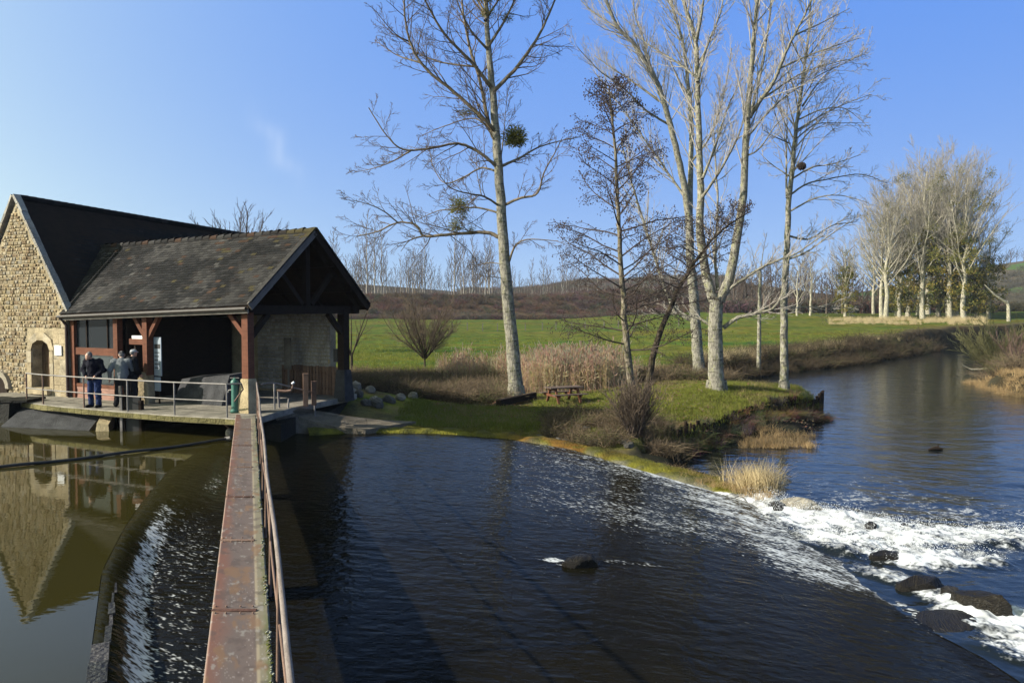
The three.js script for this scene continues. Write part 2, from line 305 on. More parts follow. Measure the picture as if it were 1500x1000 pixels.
function levelAt(x, d) {                                          // the sheet of water running down the weir
  const c = polyAt(CREST, d), s = Math.max(0, x - c), fr = clamp((x - c) / (5.9 - c), 0, 1.02);
  const drop = lerp(0.26, 0.2, sst(11, 15, d));
  return -drop * sst(0.02, lerp(0.7, 1.6, sst(11, 15, d)), s) - (1.15 - drop) * (0.35 * fr + 0.65 * Math.pow(fr, 3.2));
}
const NT = 2048;
{
  const nd = 420, nx = 330, d0 = 3.5, d1 = 24.4, mb = new MB();
  for (let j = 0; j <= nd; j++) { const d = d0 * Math.pow(d1 / d0, j / nd), xc = polyAt(CREST, d) + 0.01, xf = polyAt(FOOT, d) + 0.35;
    for (let i = 0; i <= nx; i++) {
      const u = i / nx, x = lerp(xc, xf, u), fr = clamp((x - xc) / (6 - xc));
      const amp = 0.0048 * sst(0, 0.6, x - xc) * (0.35 + 1.4 * fbm(x * 0.45, d * 0.8, 3, 97)) * (1 + 1.4 * sst(0.5, 1, fr) * sst(11, 15, d));
      let y = levelAt(x, d) - 0.075 * sst(0.5, 0.0, xf - x) + amp * ((fbm(x * 2.2 + d, d * 4.2, 3, 91) - 0.5) * 2.4 + (fbm(x * 7, d * 11, 2, 95) - 0.5) * 1.1);
      mb.v(x, y, -d, 0, 1, 0, u, (d - d0) / (d1 - d0));
    } }
  for (let j = 0; j < nd; j++) for (let i = 0; i < nx; i++) { const a = j * (nx + 1) + i; mb.i.push(a, a + 1, a + nx + 1, a + 1, a + nx + 2, a + nx + 1); }
  const g = mb.geo(); g.computeVertexNormals();
  const uv1 = []; for (let k = 0; k < mb.p.length; k += 3) uv1.push(mb.p[k] * 1.2, mb.p[k + 2] * 1.2); g.setAttribute('uv1', new THREE.Float32BufferAttribute(uv1, 2));
  const col = new Uint8Array(NT * NT * 4), rou = new Uint8Array(NT * NT * 4);
  for (let j = 0; j < NT; j++) { const d = lerp(d0, d1, (j + 0.5) / NT), xc = polyAt(CREST, d) + 0.01, xf = polyAt(FOOT, d) + 0.35;
    for (let i = 0; i < NT; i++) {
      const x = lerp(xc, xf, (i + 0.5) / NT), s = x - xc, fr = s / (6 - xc), k = 4 * (j * NT + i);
      const up = xf - 0.35 - x; let dens = 0.46 * sst(0.34, 0.75, fr) * sst(12.2, 15.5, d + (fr - 0.7) * 2.4); dens = Math.max(dens, 0.68 * sst(2.6, 1.2, up) * sst(0.1, 0.6, up) * sst(11.6, 13, d) * sst(21, 18, d), 0.66 * sst(0.8, 0.1, up) * sst(12.8, 12.2, d) * sst(6, 8, d));                       // flecks on the lower apron
      dens = Math.max(dens, 0.95 * sst(0.75, 0.1, xf - 0.35 - x) * sst(17.2, 18.6, d) * sst(21.6, 20.6, d), 0.6 * sst(1.9, 0.3, xf - 0.35 - x) * sst(16, 18.6, d) * sst(22.6, 20.6, d));          // along the sill's foot
      dens = Math.max(dens, 0.64 * sst(1.3, 0.2, xf - 0.35 - x) * sst(12, 12.6, d) * sst(20, 17, d));
      { const rx = x - 1.1, rd = d - 12.2, q = Math.hypot((rx + 0.42) / 0.26, (rd + 0.06) / 0.14), q2 = Math.hypot((rx + 0.12) / 0.34, (rd + 0.24) / 0.10), q3 = Math.hypot((rx - 0.9) / 0.8, (rd - 0.1) / 0.12); dens = Math.max(dens, 0.95 * sst(1.2, 0.5, q), 0.75 * sst(1.2, 0.5, q2), 0.42 * sst(1.2, 0.5, q3)); }
      const near = sst(15.5, 12.5, d);
      dens = Math.max(dens, near * 0.78 * sst(0.22, 0.4, s) * sst(0.85, 0.5, s) * sst(5, 6.5, d));                // under the stone lip
      dens = Math.max(dens, near * 0.36 * sst(2.8, 0.6, s) * sst(0.3, 0.5, s));
      dens = Math.max(dens, 0.42 * sst(14.5, 15.5, d) * sst(17.5, 16.5, d) * sst(0.75, 0.95, s) * sst(1.35, 1.1, s));
      dens = Math.max(dens, 0.10 * sst(0.2, 0.5, fr) * sst(7, 12, d));
      let f = 0;
      if (dens > 0.01) {
        const al = x * 0.88 - d * 0.47, ac = x * 0.47 + d * 0.88, n = 0.45 * vn(al * 9 + 2 * vn(x, d * 2, 7), ac * 26, 101) + 0.55 * vn(al * 24, ac * 60, 103), big = fbm(al * 0.5, ac * 2.6, 4, 105);
        const th = 1.02 - dens * (0.45 + 0.75 * big);
        f = sst(th - 0.10, th + 0.30, n);
      }
      const bed = fbm(x * 1.1, d * 1.1, 3, 107);
      const deep = sst(0.1, lerp(0.7, 2.4, sst(11, 17, d)), s);                                       // the pond's murky olive thins out over the lip
      const w = [lerp(0.005, 0.0105, bed), lerp(0.005, 0.009, bed), lerp(0.004, 0.005, bed)];
      for (let q = 0; q < 3; q++) { const v = lerp(lerp([0.024, 0.021, 0.006][q], w[q], deep), [0.58, 0.6, 0.62][q], f); col[k + q] = 255 * (v <= 0.0031308 ? 12.92 * v : 1.055 * Math.pow(v, 1 / 2.4) - 0.055); rou[k + q] = 255 * lerp(0.09, 0.75, f); }
      col[k + 3] = rou[k + 3] = 255;
    } }
  const mk = (a, srgb) => { const t = new THREE.DataTexture(a, NT, NT); t.magFilter = THREE.LinearFilter; t.minFilter = THREE.LinearMipmapLinearFilter; t.generateMipmaps = true; if (srgb) t.colorSpace = THREE.SRGBColorSpace; t.needsUpdate = true; return t; };
  const wb = waterBump.clone(); wb.channel = 1; wb.needsUpdate = true;
  const m = new THREE.MeshPhysicalMaterial({ name: 'weirWater', map: mk(col, true), roughnessMap: mk(rou, false), roughness: 1, ior: 1.33, specularIntensity: 0.085, bumpMap: wb, bumpScale: 0.021 });
  const o = new THREE.Mesh(g, m); o.name = 'weir_water'; o.userData.kind = 'structure'; scene.add(o);
}
// the white water below the weir: patches [x, d, x, d, half width, strength]
const FOAMS = [[3.6, 20.6, 5.9, 18.4, 0.3, 0.8], [6.2, 18.4, 6.9, 16.6, 0.75, 1], [6.6, 17.3, 8.3, 15.7, 1.0, 1], [8.0, 15.7, 10.8, 15.5, 0.62, 0.9], [6.5, 15.4, 7.7, 14.2, 0.65, 0.95], [7.6, 14.2, 8.9, 14.2, 0.45, 0.8], [6.5, 13.6, 7.0, 12.9, 0.3, 0.8], [7.35, 11.6, 8.4, 10.6, 0.55, 1], [7.3, 10.4, 8.5, 9.8, 0.6, 0.95], [7.0, 11.2, 7.4, 10.2, 0.2, 0.8], [6.95, 12.8, 7.5, 10.6, 0.26, 0.85], [7.5, 10.6, 7.75, 9.2, 0.3, 0.85], [10.8, 15.5, 15, 15.8, 0.5, 0.5]];
function foamAt(x, d) { let f = 0; for (const [ax, ay, bx, by, w, s] of FOAMS) { const ex = bx - ax, ey = by - ay, t = clamp(((x - ax) * ex + (d - ay) * ey) / (ex * ex + ey * ey)), m = Math.hypot(x - ax - ex * t, d - ay - ey * t); f = Math.max(f, s * sst(w * 1.7, w * 0.45, m)); } return f; }
{
  const nd = 520, nx = 420, d0 = 4, d1 = 125, mb = new MB();
  const xl = d => d < 18.3 ? polyAt(FOOT, d) - 0.5 : lerp(5.25, -8, sst(18.3, 34, d)), xr = d => 27 + Math.max(0, d - 24) * 0.75;
  const dAt = t => d0 * Math.pow(d1 / d0, t), xAt = (l, r, u) => lerp(l, r, Math.pow(u, 1.25));
  for (let j = 0; j <= nd; j++) { const d = dAt(j / nd), l = xl(d), r = xr(d);
    for (let i = 0; i <= nx; i++) {
      const x = xAt(l, r, i / nx), f = foamAt(x, d);
      const near = sst(40, 10, d);
      let y = RIVER + (0.020 * near + 0.008) * ((fbm(x * 1.1 - 0.3 * d, d * 1.9, 3, 111) - 0.5) * 2.6) + 0.008 * near * (fbm(x * 4, d * 7, 2, 113) - 0.5);
      y += f * (0.05 + 0.26 * (fbm(x * 1.7, d * 2.4, 3, 115) - 0.4) + 0.14 * (fbm(x * 7, d * 9, 4, 117) - 0.5));
      mb.v(x, y, -d, 0, 1, 0, i / nx, j / nd);
    } }
  for (let j = 0; j < nd; j++) for (let i = 0; i < nx; i++) { const a = j * (nx + 1) + i; mb.i.push(a, a + 1, a + nx + 1, a + 1, a + nx + 2, a + nx + 1); }
  const g = mb.geo(); g.computeVertexNormals();
  const uv1 = []; for (let k = 0; k < mb.p.length; k += 3) uv1.push(mb.p[k] * 0.8, mb.p[k + 2] * 0.8); g.setAttribute('uv1', new THREE.Float32BufferAttribute(uv1, 2));
  const col = new Uint8Array(NT * NT * 4), rou = new Uint8Array(NT * NT * 4);
  for (let j = 0; j < NT; j++) { const d = dAt((j + 0.5) / NT), l = xl(d), r = xr(d);
    for (let i = 0; i < NT; i++) {
      const x = xAt(l, r, (i + 0.5) / NT), k = 4 * (j * NT + i);
      let f = 0, wh = 0.6;
      if (d < 32) {
        const fo = foamAt(x, d) * 1.02, big = fbm(x * 1.5, d * 1.7, 3, 121);
        const trail = 0.36 * sst(5.5, 8, x) * sst(12, 15, d) * sst(27, 17, d + (x - 8) * 0.2) * (0.6 + 0.8 * fbm(x * 0.5, d * 0.9, 2, 127));  // flecks drifting downstream
        wh = lerp(0.36, 0.72, sst(0.3, 0.62, fbm(x * 3.6 + big, d * 5.2, 5, 128)));
        if (fo > 0.02 || trail > 0.02) {
          const n = 0.4 * vn(x * 7 + big * 4, d * 10 + big * 5, 123) + 0.32 * vn(x * 18 + 3 * big, d * 25, 125) + 0.28 * vn(x * 42, d * 60, 126);
          const th = 1.0 - Math.max(fo * (0.50 + 0.52 * big), trail * (0.4 + 0.9 * big));
          f = sst(th - 0.16, th + 0.36, n);
        }
      }
      const w = [0.009, 0.012, 0.013];
      for (let q = 0; q < 3; q++) { const v = lerp(w[q], wh * [0.97, 1, 1.04][q], f); col[k + q] = 255 * (v <= 0.0031308 ? 12.92 * v : 1.055 * Math.pow(v, 1 / 2.4) - 0.055); rou[k + q] = 255 * lerp(0.07, 0.8, f); }
      col[k + 3] = rou[k + 3] = 255;
    } }
  const mk = (a, srgb) => { const t = new THREE.DataTexture(a, NT, NT); t.magFilter = THREE.LinearFilter; t.minFilter = THREE.LinearMipmapLinearFilter; t.generateMipmaps = true; if (srgb) t.colorSpace = THREE.SRGBColorSpace; t.needsUpdate = true; return t; };
  const wb = waterBump.clone(); wb.channel = 1; wb.needsUpdate = true;
  const m = new THREE.MeshPhysicalMaterial({ name: 'riverWater', map: mk(col, true), roughnessMap: mk(rou, false), roughness: 1, ior: 1.33, specularIntensity: 0.8, bumpMap: wb, bumpScale: 0.02 });
  const o = new THREE.Mesh(g, m); o.name = 'river'; o.userData.kind = 'structure'; scene.add(o);
}

// ---------------------------------------------------------------- the mill: stone barn and timber porch share one orientation
const TH = -28 * Math.PI / 180;
const tones = (list, base, o = {}) => list.map((c, i) => mat(`${base}_${i}`, c[0], c[1], c[2], { map: nGrain, bumpMap: nFine, bumpScale: 0.012, roughness: 0.95, ...o }));
const stoneTones = tones([[0.397, 0.320, 0.204], [0.349, 0.261, 0.150], [0.440, 0.374, 0.264], [0.294, 0.227, 0.145], [0.382, 0.299, 0.167], [0.326, 0.288, 0.222], [0.253, 0.182, 0.110], [0.424, 0.347, 0.225]], 'stone_tone');
const stoneCols = stoneTones.map(m => [m.color.r, m.color.g, m.color.b]);
function pillow(mb, x, y, w, h, z, dp, col) {                      // a rough stone face standing dp proud of z
  const j = () => rr(-0.09, 0.09), o = [[-0.5, -0.5], [0.5, -0.5], [0.5, 0.5], [-0.5, 0.5]];
  const a = o.map(([u, v]) => V(x + (u + j() * 0.5) * w, y + (v + j()) * h, z)), b = o.map(([u, v], k) => V(lerp(a[k].x, x, 0.26 + j()), lerp(a[k].y, y, 0.3 + j()), z + dp * rr(0.75, 1.1)));
  const n = V(0, 0, 0), e = V(0, 0, 0), f = V(0, 0, 0);
  const q4 = q => { n.crossVectors(e.subVectors(q[1], q[0]), f.subVectors(q[3], q[0])).normalize(); const k = mb.size; for (const p of q) mb.v(p.x, p.y, p.z, n.x, n.y, n.z, p.x + x * 1.7, p.y + y * 2.3, col); mb.i.push(k, k + 1, k + 2, k, k + 2, k + 3); };
  q4(b); for (let k = 0; k < 4; k++) q4([a[k], a[(k + 1) % 4], b[(k + 1) % 4], b[k]]);
}
const pillowGeos = Array.from({ length: 8 }, () => { const mb = new MB(); pillow(mb, 0, 0, 1, 1, 0, 1, null); return mb.geo(); });
M.stoneVC = new THREE.MeshPhysicalMaterial({ name: 'rubble', specularIntensity: 0.25, vertexColors: true, map: nGrain, bumpMap: nFine, bumpScale: 0.012, roughness: 0.95 });
function stonePiece(parent, x, y, w, h, z, dp, m, name = 'stone') { const o = new THREE.Mesh(pillowGeos[Math.floor(R() * 8)], m); o.name = name; o.position.set(x, y, z); o.scale.set(w, h, dp); parent.add(o); return o; }
const tileTones = tones([[0.021, 0.020, 0.020], [0.012, 0.0118, 0.012], [0.033, 0.031, 0.030], [0.027, 0.023, 0.021], [0.052, 0.049, 0.046], [0.062, 0.036, 0.024], [0.066, 0.055, 0.026], [0.075, 0.072, 0.067]], 'tile_tone', { roughness: 0.88, bumpScale: 0.006 });
const tileCols = tileTones.map(m => [m.color.r, m.color.g, m.color.b]);
const tileGeo = new MB().box(-0.5, 0.5, -0.5, 0.5, 0, 1).geo();
function tileSlope(parent, rL, rR, eL, eR, tw, expo, nSingle, pick, grow = 0) {     // courses of flat tiles between the ridge line and the eaves
  const at = (u, v) => V(0, 0, 0).lerpVectors(eL, eR, u).lerp(V(0, 0, 0).lerpVectors(rL, rR, u), v);
  const rows = Math.round(eR.distanceTo(rR) / expo), cols = Math.round(eL.distanceTo(eR) / tw);
  const mb = new MB(), mx = new THREE.Matrix4(), sc = V(0, 0, 0); let single = 0;
  const order = []; for (let c = cols; c >= 0; c--) for (let r = 0; r < rows; r++) order.push([r, c]);
  for (const [r, c] of order) {
    const u0 = clamp((c + (r % 2 ? 0.5 : 0) - 0.5) / cols), v0 = (r + 0.5) / rows; if (u0 <= 0.001 || u0 > 0.999) continue;
    const a = at(clamp(u0 - 0.5 / cols), v0), b = at(clamp(u0 + 0.5 / cols), v0), w = a.distanceTo(b), p = a.clone().lerp(b, 0.5);
    const x = b.clone().sub(a).normalize(), y = at(u0, Math.min(1, v0 + 0.02)).sub(at(u0, v0 - 0.02)).normalize(), z = V(0, 0, 0).crossVectors(x, y).normalize();
    y.crossVectors(z, x);
    const t = rr(0.075, 0.11); const y2 = y.clone().addScaledVector(z, -t), z2 = z.clone().addScaledVector(y, t);
    const sx = w * rr(0.95, 0.985), sy = expo * 1.75, sz = 0.018;
    p.addScaledVector(z, 0.018 + rr(0, 0.006)).addScaledVector(y, expo * 0.35 + rr(-0.008, 0.008));
    x.addScaledVector(y, rr(-0.02, 0.02));
    mx.makeBasis(x.multiplyScalar(sx), y2.multiplyScalar(sy), z2.multiplyScalar(sz)).setPosition(p);
    const tone = pick(u0, v0);
    if (single < nSingle) { single++; const o = new THREE.Mesh(tileGeo, tileTones[tone]); o.name = 'roof_tile'; mx.decompose(o.position, o.quaternion, o.scale); parent.add(o); }
    else mb.box(-0.5, 0.5, -0.5, 0.5, 0, 1, mx, tileCols[tone]);
  }
  if (mb.size) mb.build('tile_courses', M.tile, parent).userData.kind = 'stuff';
  return at;
}
const pickTile = (u, v) => { const n = fbm(u * 9, v * 5, 3, 201), q = R(); const lichen = sst(0.55, 0.95, v) * sst(0.3, 0.95, u); if (q < 0.24 * lichen + 0.02) return R() < 0.5 ? 5 : 6; if (q > 0.985) return 7; return n > 0.55 ? (R() < 0.5 ? 2 : 4) : n < 0.42 ? (R() < 0.6 ? 1 : 0) : Math.floor(R() * 4); };

R = rngOf(101);
{ // --- stone barn
  const b = thing('stone_barn', 'tall yellow rubble stone barn with a steep dark tiled roof at the left edge', 'barn', [-15.05, 0, -25.4], TH);
  const HW = 2.85, RX = -HW, RY = 7.55, EY = 3.55, LEN = 12, SAG = 0.5;
  const sh = new THREE.Shape([[0, -1.2], [0, EY - 0.14], [RX, RY - 0.16], [-2 * HW, EY - 0.14], [-2 * HW, -1.2]].map(p => new THREE.Vector2(...p)));
  const hole = new THREE.Path(); hole.moveTo(-2.06, 0.86); hole.lineTo(-1.0, 0.86); hole.lineTo(-1.0, 2.2); hole.quadraticCurveTo(-1.05, 2.5, -1.53, 2.53); hole.quadraticCurveTo(-2.01, 2.5, -2.06, 2.2); sh.holes.push(hole);
  const gg = new THREE.ExtrudeGeometry(sh, { depth: 0.5, bevelEnabled: false }); gg.translate(0, 0, -0.5);
  const wall = new THREE.Mesh(gg, M.mortar); wall.name = 'wall'; b.add(wall);
  const st = []; // rubble courses
  for (let y = -0.5; y < RY - 0.15;) {
    const h = rr(0.075, 0.14); let x = -2 * HW + 0.05; const yc = y + h / 2;
    while (x < -0.02) { const w = 0.10 + 0.24 * R() * R() + 0.04 * R(), xc = x + w / 2; x += w + 0.016; const top = yc + h / 2, half = top > EY - 0.2 ? (RY - 0.14 - top) / (RY - EY) * HW : HW; if (Math.abs(xc - RX) + w / 2 > half - 0.01) continue;
      if (yc < 2.95 && xc + w / 2 > -2.36 + 0.02) continue; if (yc < DECK - 0.1 && xc > -3) continue;
      st.push([xc, yc + rr(-0.01, 0.01), w, h * rr(0.86, 0.97), rr(0.018, 0.055), Math.floor(Math.pow(R(), 1.1) * 8)]); }
    y += h + 0.014;
  }
  const near = st.map((s, i) => [s[2] * s[3] * (s[0] > -4.1 ? 1 : 0.3), i]).sort((p, q) => q[0] - p[0]).slice(0, 260).map(q => q[1]), set = new Set(near), rest = new MB();
  st.forEach((s, i) => { if (set.has(i)) stonePiece(wall, s[0], s[1], s[2], s[3], 0, s[4], stoneTones[s[5]]); else pillow(rest, s[0], s[1], s[2], s[3], 0, s[4], stoneCols[s[5]]); });
  rest.build('rubble_stones', M.stoneVC, wall).userData.kind = 'stuff';
  // dressed blocks: right of the door up to the corner, and the door surround
  const block = (x0, x1, y0, y1, dp, m = 2) => { const o = new MB().box(x0 + 0.006, x1 - 0.006, y0 + 0.005, y1 - 0.005, -0.05, dp, null, null, 0.006).build('dressed_stone', [stoneTones[2], stoneTones[7], stoneTones[0]][m % 3], wall); return o; };
  for (let y = 0.5, k = 0; y < 2.9; k++) { const h = rr(0.24, 0.36), y1 = Math.min(2.95, y + h); if (k % 2) { block(-0.46, 0.012, y, y1, 0.05, k); block(-0.78, -0.46, y, y1, 0.045, k + 1); } else { block(-0.40, 0.012, y, y1, 0.05, k + 2); block(-0.78, -0.40, y, y1, 0.042, k); } y = y1; }
  for (let y = 0.5, k = 0; y < 2.2; k++) { const y1 = Math.min(2.22, y + rr(0.3, 0.45)); block(-2.36, -2.07, y, y1, 0.06, k); block(-0.99, -0.78, y, y1, 0.06, k + 1); y = y1; }
  for (let k = 0; k < 5; k++) { const a0 = Math.PI * (1 - k / 5), a1 = Math.PI * (1 - (k + 1) / 5), q = []; const pt = (a, r, ry) => V(-1.53 + Math.cos(a) * r, 2.2 + Math.sin(a) * ry, 0); for (const z of [-0.05, 0.062]) for (const p of [pt(a0, 0.545, 0.34), pt(a1, 0.545, 0.34), pt(a1, 0.80, 0.62), pt(a0, 0.80, 0.62)]) q.push(p.clone().setZ(z)); new MB().hexa([q[0], q[1], q[2], q[3], q[4], q[5], q[6], q[7]]).build('voussoir', stoneTones[k % 2 ? 2 : 7], wall); }
  for (let y = 2.97, k = 0; y < EY - 0.1; k++) { const y1 = Math.min(EY, y + 0.3); block(k % 2 ? -0.5 : -0.3, 0.012, y, y1, 0.05, k); y = y1; }
  block(-2.2, -0.9, 0.66, 0.86, 0.22, 1);                        // door sill
  const door = new THREE.Group(); door.name = 'door'; b.add(door);
  for (let k = 0; k < 5; k++) new MB().box(-2.08 + k * 0.22, -2.08 + (k + 1) * 0.22 - 0.012, 0.87, 2.55, -0.36, -0.32 + rr(0, 0.006)).build('plank', M.barnDoor || (M.barnDoor = mat('barnDoor', 0.12, 0.075, 0.045, { map: nWood, bumpMap: nWood, bumpScale: 0.006 })), door);
  new MB().box(-1.14, -1.09, 1.55, 1.75, -0.32, -0.29).build('latch', M.blackMetal, door);
  // other walls
  new MB().box(-0.5, 0, -1.2, EY, -LEN, -0.5).box(-2 * HW, -2 * HW + 0.5, -1.2, EY, -LEN, -0.5).box(-2 * HW + 0.5, -0.5, -1.2, EY, -LEN, -LEN + 0.5).build('side_walls', M.mortar, b);
  // roof
  const roof = new THREE.Group(); roof.name = 'roof'; b.add(roof);
  const rN = V(RX, RY, -0.12), rF = V(RX, RY - SAG, -LEN), eN = V(0.12, EY - 0.12, -0.12), eF = V(0.12, EY - 0.12, -LEN), lN = V(-2 * HW - 0.12, EY - 0.12, -0.12), lF = V(-2 * HW - 0.12, EY - 0.12, -LEN);
  { const mb = new MB(), d = V(0, -0.09, 0); const q = (a, c, e, f) => mb.hexa([a.clone().add(d), c.clone().add(d), e.clone().add(d), f.clone().add(d), a.clone(), c.clone(), e.clone(), f.clone()]); q(eN, eF, rF, rN); q(lN, rN, rF, lF); mb.build('roof_deck', M.darkWood, roof); }
  const dark = () => { const q = R(); return q < 0.8 ? 1 : q < 0.96 ? 0 : 2; };
  tileSlope(roof, rF, rN, eF, eN, 0.2, 0.14, 0, dark); tileSlope(roof, rN, rF, lN, lF, 0.2, 0.14, 0, dark);
  for (let k = 0; k < 42; k++) { const a = rN.clone().lerp(rF, k / 42), c = rN.clone().lerp(rF, (k + 1.08) / 42); a.y += 0.015; c.y += 0.015; new MB().tube([a, c], [0.11, 0.125], 8).build('ridge_tile', tileTones[dark()], roof); }
  // pale coping stones up both verges
  for (const s of [1, -1]) for (let k = 0; k < 13; k++) {
    const t0 = k / 13, t1 = (k + 0.965) / 13, x = t => RX + s * lerp(HW + 0.12, 0, t), y = t => lerp(EY - 0.05, RY + 0.06, t); const q = [];
    const a = V(x(t0), y(t0), 0), c = V(x(t1), y(t1), 0), nx = s * 0.815, ny = 0.58, th = rr(0.13, 0.17);
    for (const o of [0, th * 0.7]) for (const [p, z] of [[a, 0.12], [c, 0.12], [c, -0.1], [a, -0.1]]) q.push(V(p.x + nx * o, p.y + ny * o, z + rr(-0.012, 0.012)));
    new MB().hexa(s > 0 ? q : [q[1], q[0], q[3], q[2], q[5], q[4], q[7], q[6]]).build('coping_stone', k % 4 === 1 ? M.paleStone : M.coping || (M.coping = mat('coping', 0.36, 0.34, 0.295, { map: nGrain, bumpMap: nFine, bumpScale: 0.02 })), roof);
  }
  // notice on the wall
  const n = thing('wall_notice', 'small square white notice on the dressed stone between the arched door and the corner', 'notice', [0, 0, 0], 0); b.updateMatrixWorld();
  n.position.copy(V(-0.42, 2.2, 0.075).applyMatrix4(b.matrixWorld)); n.rotation.y = TH;
  new MB().box(-0.19, 0.19, -0.17, 0.17, 0, 0.02, null, null).build('panel', M.white, n);
  // rounded dark culvert mouth at the foot of the wall
  const cv = new MB(); for (let k = 0; k < 9; k++) { const a0 = Math.PI * k / 9, a1 = Math.PI * (k + 1) / 9, q = []; for (const z of [0, 0.14]) for (const [a, r] of [[a1, 0.42], [a0, 0.42], [a0, 0.62], [a1, 0.62]]) q.push(V(-4.0 + Math.cos(a) * r, 0.75 + Math.sin(a) * r, z)); cv.hexa(q); } cv.build('arch_ring', stoneTones[5], wall);
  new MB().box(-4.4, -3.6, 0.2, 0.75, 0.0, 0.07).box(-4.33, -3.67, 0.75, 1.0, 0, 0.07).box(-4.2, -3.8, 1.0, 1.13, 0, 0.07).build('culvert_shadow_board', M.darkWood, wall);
}
{ // --- timber porch (open wash-house) built against it
  const b = thing('timber_porch', 'open timber porch with red-brown posts and a mossy dark tiled gable roof', 'porch', [-7.55, 0, -21.4], TH);
  const rL = V(-10.35, 5.93, -2.5), rR = V(0.22, 6.02, -2.5), eL = V(-8.62, 3.42, 0.16), eR = V(0.22, 3.68, 0.16), fL = V(-8.6, 3.5, -5.1), fR = V(0.22, 3.66, -5.1);
  const roof = new THREE.Group(); roof.name = 'roof'; b.add(roof);
  { const mb = new MB(), d = V(0, -0.07, 0); const q = (a, c, e, f) => mb.hexa([a, c, e, f].map(p => p.clone().add(d)).concat([a, c, e, f].map(p => p.clone()))); q(eL, eR, rR, rL); q(fR, fL, rL, rR); mb.build('roof_deck', M.darkWood, roof); }
  tileSlope(roof, rL, rR, eL, eR, 0.19, 0.125, 280, pickTile); tileSlope(roof, rR, rL, fR, fL, 0.19, 0.125, 0, pickTile);
  for (let k = 0; k < 30; k++) { const a = rR.clone().lerp(rL, k / 30), c = rR.clone().lerp(rL, (k + 1.1) / 30); a.y += 0.02 + rr(-0.01, 0.02); c.y += 0.0; new MB().tube([a, c], [0.125, 0.105], 8).build('ridge_tile', k < 3 ? tileTones[6] : tileTones[[2, 4, 5, 3, 0][k % 5]], roof); }
  // mortared verge, barge boards, gutter
  for (const [e, s] of [[eR, 1], [fR, -1]]) {
    new MB().beam(e.clone().add(V(0.05, -0.02, 0)), rR.clone().add(V(0.05, -0.02, 0)), 0.05, 0.24, UPV).build('barge_board', s > 0 ? M.greyWood : M.darkWood, roof);
    for (let k = 0; k < 14; k++) new MB().beam(e.clone().lerp(rR, k / 14).add(V(0.03, 0.12, 0)), e.clone().lerp(rR, (k + 0.94) / 14).add(V(0.03, 0.12, 0)), 0.18, 0.05, UPV).build('verge_tile', k > 11 ? tileTones[6] : tileTones[s > 0 ? 4 : 0], roof);
  }
  { const g = new MB(), a = eL.clone().add(V(0, -0.07, 0.09)), c = eR.clone().add(V(0, -0.07, 0.09)); g.tube([a, c], [0.05, 0.05], 8); g.build('gutter', M.gutter || (M.gutter = mat('gutter', 0.07, 0.058, 0.05, { roughness: 0.6, map: nGrain })), b); 
    new MB().beam(eL.clone().add(V(0, -0.14, 0)), eR.clone().add(V(0, -0.14, 0)), 0.05, 0.12).build('fascia', M.greyWood, b); }
  new MB().tube([V(-8.5, 3.32, 0.24), V(-8.52, 3.2, 0.12), V(-8.46, 3.05, 0.06), V(-8.46, 0.65, 0.06)], [0.05, 0.05, 0.05, 0.05], 8).build('downpipe', M.darkPipe || (M.darkPipe = mat('darkPipe', 0.06, 0.035, 0.028, { roughness: 0.5 })), b);
  // posts, plinths, braces
  const post = (x, z, y0, y1, w, m) => new MB().box(x - w / 2, x + w / 2, y0, y1, z - w / 2, z + w / 2, null, null, 0.008).build('post', m, b);
  const plinth = (x, z, h, w0, w1, m = M.limestone) => { const q = []; for (const [y, w] of [[DECK - 0.1, w0], [DECK + h, w1]]) for (const [u, v] of [[-1, 1], [1, 1], [1, -1], [-1, -1]]) q.push(V(x + u * w / 2, y, z + v * w / 2)); const o = new MB().hexa(q).build('plinth', m, b); return o; };
  post(-0.13, -0.13, DECK + 0.9, 3.55, 0.24, M.redWood); plinth(-0.13, -0.13, 0.98, 0.5, 0.30);
  post(-4.53, -0.13, DECK + 0.9, 3.42, 0.22, M.redWood);
  { // tall rounded sandstone slab carrying the second post
    const sh = new THREE.Shape(); sh.moveTo(-0.2, 0); sh.bezierCurveTo(-0.32, 0.3, -0.3, 0.75, -0.12, 0.95); sh.bezierCurveTo(-0.02, 1.02, 0.1, 1.0, 0.16, 0.92); sh.lineTo(0.2, 0); const g = new THREE.ExtrudeGeometry(sh, { depth: 0.26, bevelEnabled: true, bevelSize: 0.04, bevelThickness: 0.04, bevelSegments: 2 }); const o = new THREE.Mesh(g, M.limestone); o.name = 'plinth'; o.rotation.y = 0.3; o.position.set(-4.72, DECK - 0.03, -0.25); b.add(o); }
  post(-6.0, -0.13, DECK - 0.02, 3.4, 0.20, M.redWood); post(-8.28, -0.13, DECK - 0.02, 3.38, 0.20, M.redWood);
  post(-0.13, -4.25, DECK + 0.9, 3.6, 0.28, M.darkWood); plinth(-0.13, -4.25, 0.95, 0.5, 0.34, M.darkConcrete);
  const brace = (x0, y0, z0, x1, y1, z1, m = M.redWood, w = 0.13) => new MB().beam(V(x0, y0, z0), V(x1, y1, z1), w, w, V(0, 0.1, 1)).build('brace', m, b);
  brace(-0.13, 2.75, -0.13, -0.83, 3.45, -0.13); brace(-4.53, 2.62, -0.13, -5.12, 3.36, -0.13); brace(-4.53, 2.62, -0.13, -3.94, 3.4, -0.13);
  brace(-0.13, 2.75, -0.2, -0.13, 3.45, -0.9, M.darkWood, 0.15); brace(-0.13, 2.75, -4.2, -0.13, 3.45, -3.5, M.darkWood, 0.15);
